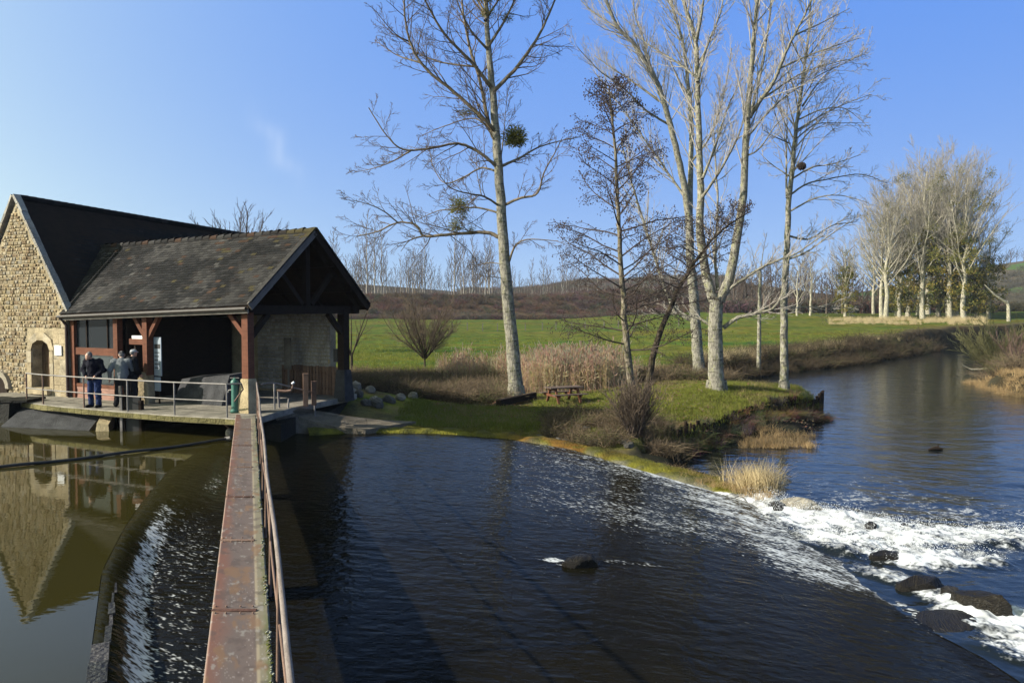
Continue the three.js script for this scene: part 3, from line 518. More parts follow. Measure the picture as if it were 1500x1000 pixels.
  new MB().beam(V(-8.5, 3.36, -0.13), V(0.1, 3.6, -0.13), 0.2, 0.2).build('wall_plate', M.darkWood, b); new MB().beam(V(-8.5, 3.4, -4.6), V(0.1, 3.6, -4.6), 0.2, 0.2).build('wall_plate', M.darkWood, b);
  new MB().beam(V(-0.12, 3.58, 0.05), V(-0.12, 3.58, -4.95), 0.2, 0.26).build('tie_beam', M.darkWood, b);
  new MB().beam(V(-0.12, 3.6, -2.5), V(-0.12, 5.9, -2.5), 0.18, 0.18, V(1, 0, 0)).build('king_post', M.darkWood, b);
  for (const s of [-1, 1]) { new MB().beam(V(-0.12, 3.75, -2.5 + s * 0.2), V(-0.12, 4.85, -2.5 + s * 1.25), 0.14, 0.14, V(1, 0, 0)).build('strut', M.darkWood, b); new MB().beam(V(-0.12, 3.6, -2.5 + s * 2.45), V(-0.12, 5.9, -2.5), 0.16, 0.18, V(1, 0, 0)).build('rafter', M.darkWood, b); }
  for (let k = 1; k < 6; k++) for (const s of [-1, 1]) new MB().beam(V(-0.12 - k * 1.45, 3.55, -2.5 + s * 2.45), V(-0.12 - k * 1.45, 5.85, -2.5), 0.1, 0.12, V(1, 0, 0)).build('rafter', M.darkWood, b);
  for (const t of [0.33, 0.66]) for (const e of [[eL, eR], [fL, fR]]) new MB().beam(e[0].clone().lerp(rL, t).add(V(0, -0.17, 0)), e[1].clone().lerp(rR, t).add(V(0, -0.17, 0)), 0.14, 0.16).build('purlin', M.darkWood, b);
  // rear and inner walls of grey rubble
  const wall = new THREE.Mesh(new MB().box(-8.4, -1.12, 0.2, 3.5, -5.0, -4.7).geo(), M.mortar); wall.name = 'rear_wall'; b.add(wall);
  { const rest = new MB(); let n = 0; for (let y = 0.7; y < 3.4;) { const h = rr(0.09, 0.14); for (let x = -4.6; x < -1.2;) { const w = Math.min(rr(0.15, 0.34), -1.13 - x), t = rr(0.36, 0.48); if (w > 0.1) { if (x > -3.4 && n < 200) { n++; stonePiece(wall, x + w / 2, y + h / 2, w, h * 0.95, -4.7, 0.03, [M.wallA || (M.wallA = mat('wallA', 0.46, 0.435, 0.385, { map: nGrain, bumpMap: nFine, bumpScale: 0.015 })), M.wallB || (M.wallB = mat('wallB', 0.38, 0.355, 0.31, { map: nGrain, bumpMap: nFine, bumpScale: 0.015 })), M.wallA][n % 3]); } else pillow(rest, x + w / 2, y + h / 2, w, h * 0.95, -4.7, 0.03, [t, t * 0.94, t * 0.85]); } x += w + 0.014; } y += h + 0.012; } rest.build('rubble_stones', M.stoneVC, wall).userData.kind = 'stuff'; }
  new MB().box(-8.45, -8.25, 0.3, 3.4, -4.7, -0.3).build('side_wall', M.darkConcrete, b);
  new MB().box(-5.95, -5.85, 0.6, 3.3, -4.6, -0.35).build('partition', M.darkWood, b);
  // sloping wash slab, its darker concrete standing in for the porch's shade
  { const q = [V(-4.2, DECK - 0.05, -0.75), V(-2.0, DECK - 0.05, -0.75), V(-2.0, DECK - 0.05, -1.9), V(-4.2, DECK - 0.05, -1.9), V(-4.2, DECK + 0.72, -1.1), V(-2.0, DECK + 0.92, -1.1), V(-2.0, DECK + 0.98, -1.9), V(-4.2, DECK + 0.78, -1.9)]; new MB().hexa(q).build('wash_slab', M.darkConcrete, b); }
  // glazed front between the barn and the second post
  const fr = new THREE.Group(); fr.name = 'glazed_front'; b.add(fr);
  new MB().box(-8.18, -6.1, 2.08, 2.32, -0.2, -0.06).build('rail', M.redWood, fr); new MB().box(-8.18, -6.1, 1.0, 1.11, -0.2, -0.06).build('rail', M.redWood, fr);
  new MB().box(-8.18, -6.1, 2.32, 3.34, -0.16, -0.13).build('pane', M.glass, fr); new MB().box(-8.18, -6.1, 1.11, 2.08, -0.16, -0.13).build('pane', M.glass, fr);
  for (let k = 0; k < 5; k++) new MB().box(-8.18, -6.1, 0.6 + k * 0.08, 0.6 + (k + 1) * 0.08 - 0.008, -0.18, -0.07 - (k % 2) * 0.01).build('board', M.slat || (M.slat = mat('slat', 0.38, 0.22, 0.17, { map: nWood, bumpMap: nWood, bumpScale: 0.004 })), fr);
  for (const x of [-7.6, -6.5]) new MB().box(x - 0.02, x + 0.02, 2.32, 3.34, -0.12, -0.09).build('glazing_bar', M.darkWood, fr);
  new MB().box(-5.35, -4.64, 2.48, 2.66, -0.22, -0.06).build('lintel', M.redWood, b);
  new MB().box(-5.3, -5.22, 0.62, 2.48, -0.3, -0.2).build('door_jamb', M.darkWood, b);
  // things on and in the porch
  b.updateMatrixWorld(); const at = (x, y, z) => V(x, y, z).applyMatrix4(b.matrixWorld).toArray();
  const s1 = thing('lintel_sign', 'narrow white sign above the doorway lintel of the porch', 'sign', at(-4.95, 2.66, -0.12), TH); new MB().box(-0.27, 0.27, 0, 0.1, -0.02, 0.05).build('panel', M.white, s1);
  const s2 = thing('notice_board', 'upright blue-grey notice board right of the second porch post', 'notice board', at(-4.22, 0, -0.25), TH);
  new MB().box(-0.17, 0.17, 1.5, 2.72, -0.015, 0.015).build('panel', M.signGrey, s2); new MB().box(-0.14, 0.14, 2.36, 2.5, 0.015, 0.019).build('printed_heading', M.blackMetal, s2); for (let k = 0; k < 5; k++) new MB().box(-0.14, 0.1 - 0.03 * (k % 3), 2.22 - k * 0.12, 2.25 - k * 0.12, 0.015, 0.018).build('text_line', M.darkConcrete, s2);
  new MB().box(-0.17, 0.1, 1.02, 1.46, -0.015, 0.015).build('lower_panel', M.signGrey, s2); new MB().box(-0.03, 0.03, DECK, 1.6, -0.04, -0.016).build('stake', M.darkWood, s2);
  const eb = thing('meter_box', 'small black box fixed to the far right porch post', 'box', at(-0.36, 2.02, -4.2), TH); new MB().box(-0.11, 0.09, -0.2, 0.25, -0.07, 0.07, null, null).build('casing', M.blackMetal, eb); new MB().box(-0.09, 0.07, -0.16, 0.2, 0.07, 0.085).build('lid', M.blackMetal, eb);
  const pb = thing('display_board', 'dim pale upright board inside the dark porch, above the wash slab', 'board', at(-2.6, 0, -4.2), TH); new MB().box(-0.16, 0.16, 1.5, 2.6, 0, 0.03).build('panel', M.greyStone, pb); new MB().box(-0.03, 0.03, DECK, 1.5, -0.03, 0).build('stake', M.greyWood, pb);
  const pc = thing('display_board', 'dark green board inside the porch, left of the pale upright one', 'board', at(-3.9, 0, -3.6), TH); new MB().box(-0.25, 0.25, 1.35, 2.35, 0, 0.03).build('panel', M.greenPaint, pc); new MB().box(-0.03, 0.03, DECK, 1.35, -0.03, 0).build('stake', M.greyWood, pc);
  const fe = thing('plank_fence', 'brown vertical plank fence beneath the porch gable in front of the grey rubble wall', 'fence', at(0, 0, 0), TH);
  for (let k = 0; k < 21; k++) new MB().box(-3.3 + k * 0.147, -3.3 + k * 0.147 + 0.118, 0.55, 1.62 + rr(-0.02, 0.02), -4.62, -4.595, null, null, 0.004).build('plank', k % 3 ? M.fenceWood || (M.fenceWood = mat('fenceWood', 0.24, 0.15, 0.105, { map: nWood, bumpMap: nWood, bumpScale: 0.004 })) : M.fenceDark || (M.fenceDark = mat('fenceDark', 0.17, 0.105, 0.075, { map: nWood, bumpMap: nWood, bumpScale: 0.004 })), fe);
  new MB().box(-3.3, -0.25, 0.8, 0.88, -4.66, -4.62).box(-3.3, -0.25, 1.35, 1.43, -4.66, -4.62).build('fence_rail', M.darkWood, fe);
}
// ---------------------------------------------------------------- quay, ramp, mossy sill
const strip = (q, y0, name, m, kind = 'structure') => { const s = new THREE.Shape(q.map(p => new THREE.Vector2(p.x, -p.z))); const g = new THREE.ExtrudeGeometry(s, { depth: 0.15, bevelEnabled: true, bevelSize: 0.02, bevelThickness: 0.02, bevelSegments: 1 }); g.rotateX(-Math.PI / 2); g.translate(0, y0 - 0.17, 0); const o = new THREE.Mesh(g, m); o.name = name; o.userData.kind = kind; scene.add(o); return o; };
const EDGE = [[33, 588], [61, 592], [121, 597.5], [185, 603], [254, 608], [330, 612], [346, 613], [377, 612], [404, 603.5]].map(([x, y]) => G(x, y, DECK));
R = rngOf(111);
strip([...EDGE, G(432, 596, DECK), G(506, 581, DECK), V(-5.5, 0, -26.4), V(-6.6, 0, -28.3), V(-16, 0, -31), V(-18.6, 0, -25.9)], DECK, 'quay', M.concrete);
{ // supports under the quay: abutments, mossy edge
  const e = new MB();
  for (let k = 0; k < EDGE.length - 2; k++) { const a = EDGE[k], c = EDGE[k + 1], n = 6; for (let i = 0; i < n; i++) { const p = a.clone().lerp(c, i / n), q = a.clone().lerp(c, (i + 0.96) / n); p.y = q.y = DECK - 0.10; const m = fbm(p.x * 1.7, p.z, 3, 5); e.beam(p.add(V(0, 0, 0.035)), q.add(V(0, 0, 0.035)), 0.05, 0.11 + 0.05 * m, UPV, [lerp(0.12, 0.22, m), lerp(0.11, 0.19, m), lerp(0.04, 0.09, m)]); } }
  tag(e.build('quay_edging', M.vc), null, null, null, 'structure');
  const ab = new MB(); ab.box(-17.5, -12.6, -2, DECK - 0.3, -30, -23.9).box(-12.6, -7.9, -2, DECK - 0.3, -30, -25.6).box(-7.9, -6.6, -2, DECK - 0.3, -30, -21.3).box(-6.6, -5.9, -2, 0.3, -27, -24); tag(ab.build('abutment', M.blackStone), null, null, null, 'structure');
  // grey concrete slope running into the pond, left of the sluice
  const t0 = G(38, 593, 0.5), t1 = G(152, 601, 0.46), b1 = P(130, 632, 22.1), b0 = P(0, 627, 22.8); const back = V(0, -0.6, -1.2);
  const sl = new MB().hexa([b0.clone().setY(-0.5), b1.clone().setY(-0.5), t1.clone().add(back), t0.clone().add(back), b0.clone().setY(0.02), b1.clone().setY(0.02), t1, t0]); tag(sl.build('concrete_slope', M.darkConcrete), null, null, null, 'structure');
  const lw = thing('low_wall', 'low dark wet stone wall at the left edge of the pond', 'wall'); const p0 = G(-60, 582, 0.66), p1 = G(34, 585, 0.66); new MB().hexa([V(p0.x, -0.8, p0.z + 0.9), V(p1.x, -0.8, p1.z + 0.9), V(p1.x, -0.8, p1.z - 0.5), V(p0.x, -0.8, p0.z - 0.5), V(p0.x, 0.62, p0.z + 0.75), V(p1.x, 0.6, p1.z + 0.7), V(p1.x, 0.66, p1.z - 0.5), V(p0.x, 0.66, p0.z - 0.5)]).build('masonry', M.blackStone, lw);  // near-black stone throughout, dark from the wet
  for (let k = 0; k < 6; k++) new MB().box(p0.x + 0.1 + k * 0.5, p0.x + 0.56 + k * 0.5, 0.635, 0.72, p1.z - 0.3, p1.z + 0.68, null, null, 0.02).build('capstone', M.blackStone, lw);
  // ramp from the quay down to the sill
  const top = [[404, 603, 0.58], [432, 608, 0.36], [462, 618, 0.12], [492, 625, -0.05], [535, 629, -0.14]].map(([x, y, l]) => G(x, y, l)), far = [V(-6.5, 0.56, -23.0), V(-6.0, 0.36, -23.7), V(-5.3, 0.14, -24.2), V(-4.4, -0.03, -24.6), V(-3.2, -0.12, -24.8)];
  const rm = new MB(); for (let k = 0; k < 4; k++) { const q = [top[k], top[k + 1], far[k + 1], far[k]]; rm.hexa([...q.map(p => V(p.x, -1.6, p.z)), ...q], [0.2, 0.17, 0.125]); } tag(rm.build('ramp', M.vc), null, null, null, 'structure');
}
{ // the sill: a rounded mossy weir crest in the photograph's middle ground
  const line = [[-6.3, 22.9, -0.05, 0.35], [-4.8, 23.75, -0.16, 0.4], [-2.4, 24.1, -0.24, 0.5], [0.0, 23.9, -0.36, 0.6], [1.6, 23.1, -0.50, 0.7], [3.1, 22.0, -0.68, 0.75], [4.5, 20.7, -0.88, 0.72], [5.6, 19.6, -1.0, 0.62], [6.5, 18.9, -1.1, 0.5]];
  const N = 150, K = 16, mb = new MB(); const lp = t => { const s = t * (line.length - 1), i = Math.min(line.length - 2, Math.floor(s)), f = s - i; return line[i].map((v, k) => lerp(v, line[i + 1][k], f)); };
  for (let j = 0; j <= N; j++) { const t = j / N, [x, d, y, hw] = lp(t), [x2, d2] = lp(Math.min(1, t + 0.02)), [x1, d1] = lp(Math.max(0, t - 0.02)); let tx = x2 - x1, td = d2 - d1; const l = Math.hypot(tx, td); tx /= l; td /= l;
    for (let i = 0; i <= K; i++) { const a = i / K * 2 - 1, w = a * hw * 1.35, drop = Math.pow(Math.abs(a), 3) * 0.75; const px = x + td * w, pd = d - tx * w;        // a = +1: the water's side
      const n = fbm(px * 3, pd * 3, 4, 301), n2 = fbm(px * 1.2, pd * 1.2, 3, 303);
      const yy = y - drop + (n - 0.5) * 0.16;
      const moss = [0.165, 0.155, 0.022], rust = [0.20, 0.105, 0.022], conc = [0.31, 0.28, 0.23], dk = [0.05, 0.055, 0.02]; let c = moss.map((v, k) => lerp(v, rust[k], sst(0.3, 0.45, t) * sst(0.68, 0.55, t) * sst(0.35, 0.6, n2 + 0.1)));
      const bare = sst(0.35, 0.75, a + (n - 0.5) * 0.9) * sst(0.35, 0.5, t); c = c.map((v, k) => lerp(v, conc[k], bare)); c = c.map((v, k) => lerp(v, dk[k], sst(0.45, 0.62, n) * 0.6)); if (a > 0.55 && t < 0.5) c = c.map((v, k) => lerp(v, [0.06, 0.065, 0.02][k], 0.8));
      mb.v(px, yy, -pd, 0, 1, 0, px, pd, c); } }
  for (let j = 0; j < N; j++) for (let i = 0; i < K; i++) { const a = j * (K + 1) + i; mb.i.push(a, a + K + 1, a + 1, a + 1, a + K + 1, a + K + 2); }
  const g = mb.geo(); g.computeVertexNormals(); const nn = g.attributes.normal; if (nn.getY(Math.floor(nn.count / 2)) < 0) { const ix = g.index.array; for (let k = 0; k < ix.length; k += 3) { const q = ix[k]; ix[k] = ix[k + 1]; ix[k + 1] = q; } g.computeVertexNormals(); }
  const m = new THREE.Mesh(g, M.vc); m.name = 'mossy_sill'; m.userData.kind = 'structure'; scene.add(m);
}
{ // stones along the pond's overflow
  const o = thing('weir_lip', 'row of dark wet stones along the overflow between the still pond and the weir', 'weir');
  for (let d = 4.5; d < 9.8;) { const l = rr(0.32, 0.5), a = polyAt(CREST, d), c = polyAt(CREST, d + l * 0.93); const y = lerp(0.018, -0.05, sst(6.5, 9.6, d)) + rr(-0.012, 0.012); new MB().beam(V(a + 0.09 + rr(-0.02, 0.02), y - 0.2, -d), V(c + 0.09, y - 0.2, -(d + l * 0.93)), 0.19 + rr(-0.03, 0.03), 0.4, UPV).build('stone', R() < 0.5 ? M.lipA || (M.lipA = mat('lipA', 0.05, 0.044, 0.046, { map: nGrain, bumpMap: nFine, bumpScale: 0.03, roughness: 0.5 })) : M.lipB || (M.lipB = mat('lipB', 0.03, 0.028, 0.027, { map: nGrain, bumpMap: nFine, bumpScale: 0.03, roughness: 0.4 })), o); d += l; }
}
// ---------------------------------------------------------------- footbridge and its handrail
{
  const L0 = G(345, 607, DECK), L1 = G(297, 1000, DECK), R0 = G(374, 607, DECK), R1 = G(401, 1000, DECK);
  const ext = (a, c) => c.clone().add(c.clone().sub(a).multiplyScalar(0.32)); const L2 = ext(L0, L1), R2 = ext(R0, R1);
  const br = thing('footbridge', 'long narrow rust-red steel footbridge plank crossing the weir towards the porch', 'footbridge');
  const n = 1024, a = new Uint8Array(n * 128 * 4);
  for (let j = 0; j < n; j++) for (let i = 0; i < 128; i++) { // across i, along j
    const u = i / 127, v = j / n, nz = fbm(u * 6, v * 160, 4, 401, 0), nb = fbm(u * 2.5, v * 24, 3, 402, 0), sp = vn(u * 34, v * 1100, 403), k = 4 * (j * 128 + i);
    let c = [0.105, 0.074, 0.064]; const mixc = (q, t) => c = c.map((x, m) => lerp(x, q[m], clamp(t)));
    mixc([0.14, 0.058, 0.038], sst(0.34, 0.06, u + (nb - 0.5) * 0.25)); mixc([0.17, 0.15, 0.095], sst(0.74, 0.80, u + (nz - 0.5) * 0.05) * 0.85); mixc([0.27, 0.22, 0.15], sst(0.75, 0.78, u) * sst(0.83, 0.80, u) * 0.8);
    mixc([0.095, 0.10, 0.035], sst(0.84, 0.95, u + (nz - 0.5) * 0.2) * sst(0.4, 0.6, nb)); mixc([0.42, 0.43, 0.36], sst(0.84, 0.9, u) * sst(0.70, 0.8, nz + (nb - 0.5) * 0.4) * 0.8);
    mixc([0.34, 0.30, 0.29], sst(0.8, 0.95, sp) * sst(0.45, 0.6, nb) * 0.5); mixc([0.06, 0.04, 0.034], sst(0.5, 0.7, nz) * 0.6); mixc([0.16, 0.085, 0.04], sst(0.55, 0.75, fbm(u * 5, v * 70, 4, 405, 0)) * 0.7); mixc([0.24, 0.22, 0.2], sst(0.68, 0.78, fbm(u * 9, v * 220, 3, 407, 0)) * 0.6); mixc([0.26, 0.23, 0.2], sst(0.02, 0, u) * 0.5);
    for (let m = 0; m < 3; m++) a[k + m] = 255 * Math.pow(c[m], 1 / 2.2); a[k + 3] = 255;
  }
  const t = new THREE.DataTexture(a, 128, n); t.colorSpace = THREE.SRGBColorSpace; t.magFilter = THREE.LinearFilter; t.minFilter = THREE.LinearMipmapLinearFilter; t.generateMipmaps = true; t.needsUpdate = true;
  const m = new THREE.MeshStandardMaterial({ name: 'bridgeRust', map: t, bumpMap: t, bumpScale: 0.004, roughness: 0.72, metalness: 0.05 });
  const mb = new MB(), N = 60;
  for (let k = 0; k <= N; k++) { const f = k / N, l = L0.clone().lerp(L2, f), r = R0.clone().lerp(R2, f), s = 0.012 * Math.sin(f * 9); for (const [p, y, u] of [[l, -0.16, 0], [l, 0, 0.005], [l.clone().lerp(r, 0.04), 0.004, 0.03], [l.clone().lerp(r, 0.5), -0.006, 0.5], [l.clone().lerp(r, 0.8), -0.004, 0.8], [l.clone().lerp(r, 0.96), 0.004, 0.96], [r, 0, 0.995], [r, -0.16, 1]]) mb.v(p.x, p.y + y + s * 0.3, p.z, 0, 1, 0, u, f); }
  for (let k = 0; k < N; k++) for (let i = 0; i < 7; i++) { const q = k * 8 + i; mb.i.push(q, q + 8, q + 1, q + 1, q + 8, q + 9); }
  const g = mb.geo(); g.computeVertexNormals(); const pl = new THREE.Mesh(g, m); pl.name = 'walkway'; br.add(pl);
  new MB().beam(L0.clone().lerp(R0, 0.15).add(V(0, -0.2, 0)), L2.clone().lerp(R2, 0.15).add(V(0, -0.2, 0)), 0.08, 0.22).beam(L0.clone().lerp(R0, 0.85).add(V(0, -0.2, 0)), L2.clone().lerp(R2, 0.85).add(V(0, -0.2, 0)), 0.08, 0.22).build('girder', M.rustSteel, br);
  for (const f of [0.3, 0.55, 0.8]) { const c = L0.clone().lerp(L2, f).lerp(R0.clone().lerp(R2, f), 0.5); new MB().box(c.x - 0.2, c.x + 0.2, -2, DECK - 0.3, c.z - 0.2, c.z + 0.2).build('pier', M.blackStone, br); }
  for (let k = 1; k < 9; k++) { const f = k / 9 + 0.02, a = L0.clone().lerp(L2, f), c = R0.clone().lerp(R2, f); new MB().beam(a.clone().add(V(0, 0.004, 0)), a.clone().lerp(c, 0.78).add(V(0, 0.004, 0)), 0.05, 0.008).build('joint_plate', k % 2 ? M.rustSteel : M.jointRust || (M.jointRust = mat('jointRust', 0.13, 0.07, 0.055, { map: nGrain, roughness: 0.8 })), br); for (const w of [0.06, 0.25, 0.5, 0.72]) for (const o of [-0.004, 0.004]) { const p = L0.clone().lerp(L2, f + o).lerp(R0.clone().lerp(R2, f + o), w); new MB().capped([p.clone().add(V(0, 0.004, 0)), p.clone().add(V(0, 0.018, 0))], [0.011, 0.009], 6).build('bolt', M.rustSteel, br); } }
  // lichen and moss lumps along the right edge
  const ml = new MB(); R = rngOf(131); for (let k = 0; k < 900; k++) { const f = Math.pow(R(), 0.7), p = L0.clone().lerp(L2, f).lerp(R0.clone().lerp(R2, f), 0.93 + 0.07 * R()); if (fbm(p.z * 1.4, 3, 3, 9) < 0.46) continue; const s = rr(0.006, 0.018), c = R() < 0.5 ? [0.36, 0.37, 0.30] : [0.11, 0.12, 0.03]; ml.capped([p, p.clone().add(V(rr(-0.4, 0.4) * s, s * 0.7, rr(-0.4, 0.4) * s))], [s, s * 0.5], 5, c); } ml.build('lichen', M.vc, br).userData.kind = 'stuff';
  const hr = thing('handrail', 'thin rusty handrail along the right side of the steel footbridge', 'handrail');
  const side = R0.clone().sub(L0).setY(0).normalize(), at = (f, h, o = 0.05) => R0.clone().lerp(R2, f).addScaledVector(side, o).add(V(0, h, 0));
  const rail = (h, r) => { const pts = [], rad = []; for (let k = 0; k <= 30; k++) { pts.push(at(k / 30, h + 0.008 * Math.sin(k * 1.3), 0.05 + 0.008 * Math.sin(k * 0.77 + h * 4))); rad.push(r); } return new MB().tube(pts, rad, 8); };
  rail(0.90, 0.021).build('top_rail', M.railPaint || (M.railPaint = mat('railPaint', 0.27, 0.225, 0.20, { roughness: 0.65, map: nGrain })), hr); rail(0.45, 0.012).build('middle_rail', M.rustSteel, hr);
  for (let k = 0; k <= 9; k++) new MB().tube([at(0.02 + k * 0.105, -0.15, 0.03), at(0.02 + k * 0.105, 0.9)], [0.016, 0.016], 8).build('post', M.rustSteel, hr);
}
{ // railing along the quay
  const rl = thing('quay_railing', 'grey steel railing along the quay in front of the porch', 'railing');
  const B = [[37, 588.5], [61, 592], [121, 597.5], [185, 603], [254, 608], [331, 612]].map(([x, y]) => G(x, y, DECK)), h = 0.92;
  B.forEach((p, k) => { p.z -= 0.06; const o = new MB().tube([p.clone().add(V(0, -0.2, 0)), p.clone().add(V(0, h, 0))], [0.024, 0.024], 8).build('post', k < 3 ? M.rustSteel : M.steel, rl); });
  const R2 = [...B, B[5].clone().add(V(0.35, 0, -0.15))];
  for (const [hh, r] of [[h, 0.022], [0.45, 0.018]]) for (let k = 0; k < (hh > 0.5 ? 6 : 5); k++) new MB().tube([R2[k].clone().add(V(0, hh, 0)), R2[k + 1].clone().add(V(0, hh, 0))], [r, r], 8).build(hh > 0.5 ? 'top_rail' : 'middle_rail', M.steel, rl);
  new MB().tube([R2[6].clone().add(V(0, h, 0)), R2[6].clone().add(V(0.05, h - 0.15, 0)), R2[6].clone().add(V(-0.2, 0.42, 0))], [0.02, 0.02, 0.02], 8).build('end_hoop', M.rustSteel, rl);
  const r2 = thing('ramp_railing', 'short steel railing bending down the ramp right of the porch post', 'railing');
  const C = [G(379, 606, DECK), G(402, 602, 0.56), G(461, 617, 0.1)], hs = [0.85, 0.85, 0.9];
  C.slice(1).forEach((p, k) => new MB().tube([p.clone().add(V(0, -0.1, 0)), p.clone().add(V(0, hs[k + 1], 0))], [0.028, 0.028], 8).build('post', M.steel, r2));
  new MB().tube([C[0].clone().add(V(0.05, 0.83, 0)), C[0].clone().lerp(C[1], 0.5).add(V(0, 0.86, 0)), C[1].clone().add(V(0, hs[1], 0)), C[1].clone().lerp(C[2], 0.3).add(V(0, 0.86, 0)), C[2].clone().add(V(0, hs[2], 0))], [0.022, 0.022, 0.022, 0.022, 0.022], 8).build('top_rail', M.steel, r2);
}
// ---------------------------------------------------------------- small things on and by the quay
{
  let p = G(345, 604, DECK).add(V(0, 0, 0.05)); let o = thing('standpipe', 'dark green cast-iron standpipe beside the porch corner post', 'standpipe', p.toArray());
  const lathe = new THREE.LatheGeometry([[0, 0], [0.13, 0], [0.13, 0.08], [0.10, 0.1], [0.095, 0.8], [0.115, 0.82], [0.115, 0.9], [0.07, 0.96], [0.02, 0.99], [0.02, 1.02], [0, 1.02]].map(q => new THREE.Vector2(...q)), 16); const m = new THREE.Mesh(lathe, M.greenPaint); m.name = 'column'; o.add(m);
  new MB().capped([V(-0.13, 1.0, 0), V(0.13, 1.0, 0)], [0.016, 0.016], 6).build('handle', M.steel, o); new MB().capped([V(-0.09, 0.66, 0), V(-0.18, 0.64, 0), V(-0.19, 0.58, 0)], [0.025, 0.025, 0.022], 6).build('spout', M.steel, o);
  p = V(-6.75, DECK, -22.6); o = thing('old_sluice_crank', 'curved rusty iron crank standing on the floor right of the porch corner post', 'crank', p.toArray());
  new MB().capped([V(-0.35, 0.52, 0), V(-0.1, 0.5, 0), V(0.06, 0.52, 0), V(0.12, 0.62, 0), V(0.14, 0.74, 0)], [0.04, 0.045, 0.04, 0.032, 0.028], 8).build('arm', M.rustSteel, o); new MB().capped([V(-0.02, 0, 0.02), V(0, 0.28, 0)], [0.03, 0.03], 8).capped([V(-0.3, 0, 0), V(-0.32, 0.52, 0)], [0.035, 0.035], 8).build('leg', M.steel, o); new MB().capped([V(0.1, 0.72, 0), V(0.17, 0.78, 0)], [0.04, 0.035], 8).build('knob', M.white, o);
  for (const [dx, h, lab, mm] of [[0, 0.98, 'taller red-brown timber stub post in front of the plank fence', M.fenceWood], [0.22, 0.72, 'shorter darker stub post right of the taller red-brown one', M.fenceDark]]) { o = thing('stub_post', lab, 'post', [-6.35 + dx * 0.9, DECK, -23.0 - dx], 0.3); new MB().box(-0.075, 0.075, 0, h, -0.075, 0.075, null, null, 0.006).build('timber', mm, o); new MB().box(-0.085, 0.085, h, h + 0.025, -0.085, 0.085).build('cap', mm, o); }
  // sluice mast with its black gate, left of the quay's opening
  p = G(178, 655, 0); p = P(178, 655, 22.0); o = thing('sluice_gate', 'black sluice gate with a pale grey steel mast dipping into the pond by the men', 'sluice', [p.x, 0, -22.0]);
  new MB().box(-0.035, 0.035, -0.6, 1.28, -0.02, 0.02).build('mast', M.steel, o); new MB().box(-0.05, 0.02, 1.02, 1.34, -0.03, 0.03).build('mast_head', M.greyStone, o); new MB().box(0.06, 0.52, -0.5, 1.02, -0.16, -0.06).build('gate', M.blackMetal, o); new MB().box(0.02, 0.1, -0.5, 1.1, -0.2, -0.02).box(0.5, 0.58, -0.5, 0.9, -0.2, -0.02).build('guide', M.darkWood, o);
  o = thing('sandstone_block', 'pale angular sandstone block at the waterline beneath the men', 'stone block'); const q = [[137, 633, 22.0], [160, 633, 22.0], [166, 612, 22.9], [150, 612, 22.9]].map(a => P(...a)); q.forEach(v => v.y = -0.25);
  const tq = [[141, 620, 22.05], [158, 622, 22.05], [168, 605, 22.7], [148, 607, 22.7]].map(a => P(...a)); new MB().hexa([...q, ...tq]).build('block', M.limestone, o);
  // pipe lying across the pond
  const a = G(-20, 686, 0.03), c = G(332, 643, 0.05); o = thing('boom_pipe', 'thin black pipe stretched across the still pond at the waterline', 'pipe'); const pts = []; for (let k = 0; k <= 16; k++) pts.push(a.clone().lerp(c, k / 16).add(V(0, 0.012 * Math.sin(k * 0.9), 0.25 * Math.sin(k / 16 * Math.PI)))); new MB().capped(pts, pts.map(() => 0.038), 8).build('pipe', M.blackMetal, o); new MB().capped([c.clone().add(V(-0.06, 0, 0)), c.clone().add(V(0.1, 0.03, 0))], [0.055, 0.055], 8).build('end_clamp', M.steel, o);
  p = P(336, 634, 21.0); o = thing('mooring_ring', 'pale round stone ball hanging at the corner below the footbridge end', 'mooring ball', p.toArray()); const s = new THREE.Mesh(new THREE.IcosahedronGeometry(0.14, 3), M.paleStone); s.name = 'ball'; s.scale.set(0.8, 1, 1); o.add(s); new MB().tube([V(0.02, 0.1, 0), V(-0.14, 0.25, 0.02), V(-0.18, 0.5, 0.03)], [0.018, 0.018, 0.018], 6).tube([V(-0.1, -0.05, 0), V(-0.05, -0.3, 0.02), V(0.02, -0.6, 0.03)], [0.02, 0.02, 0.02], 6).build('chain', M.rustSteel, o);
}

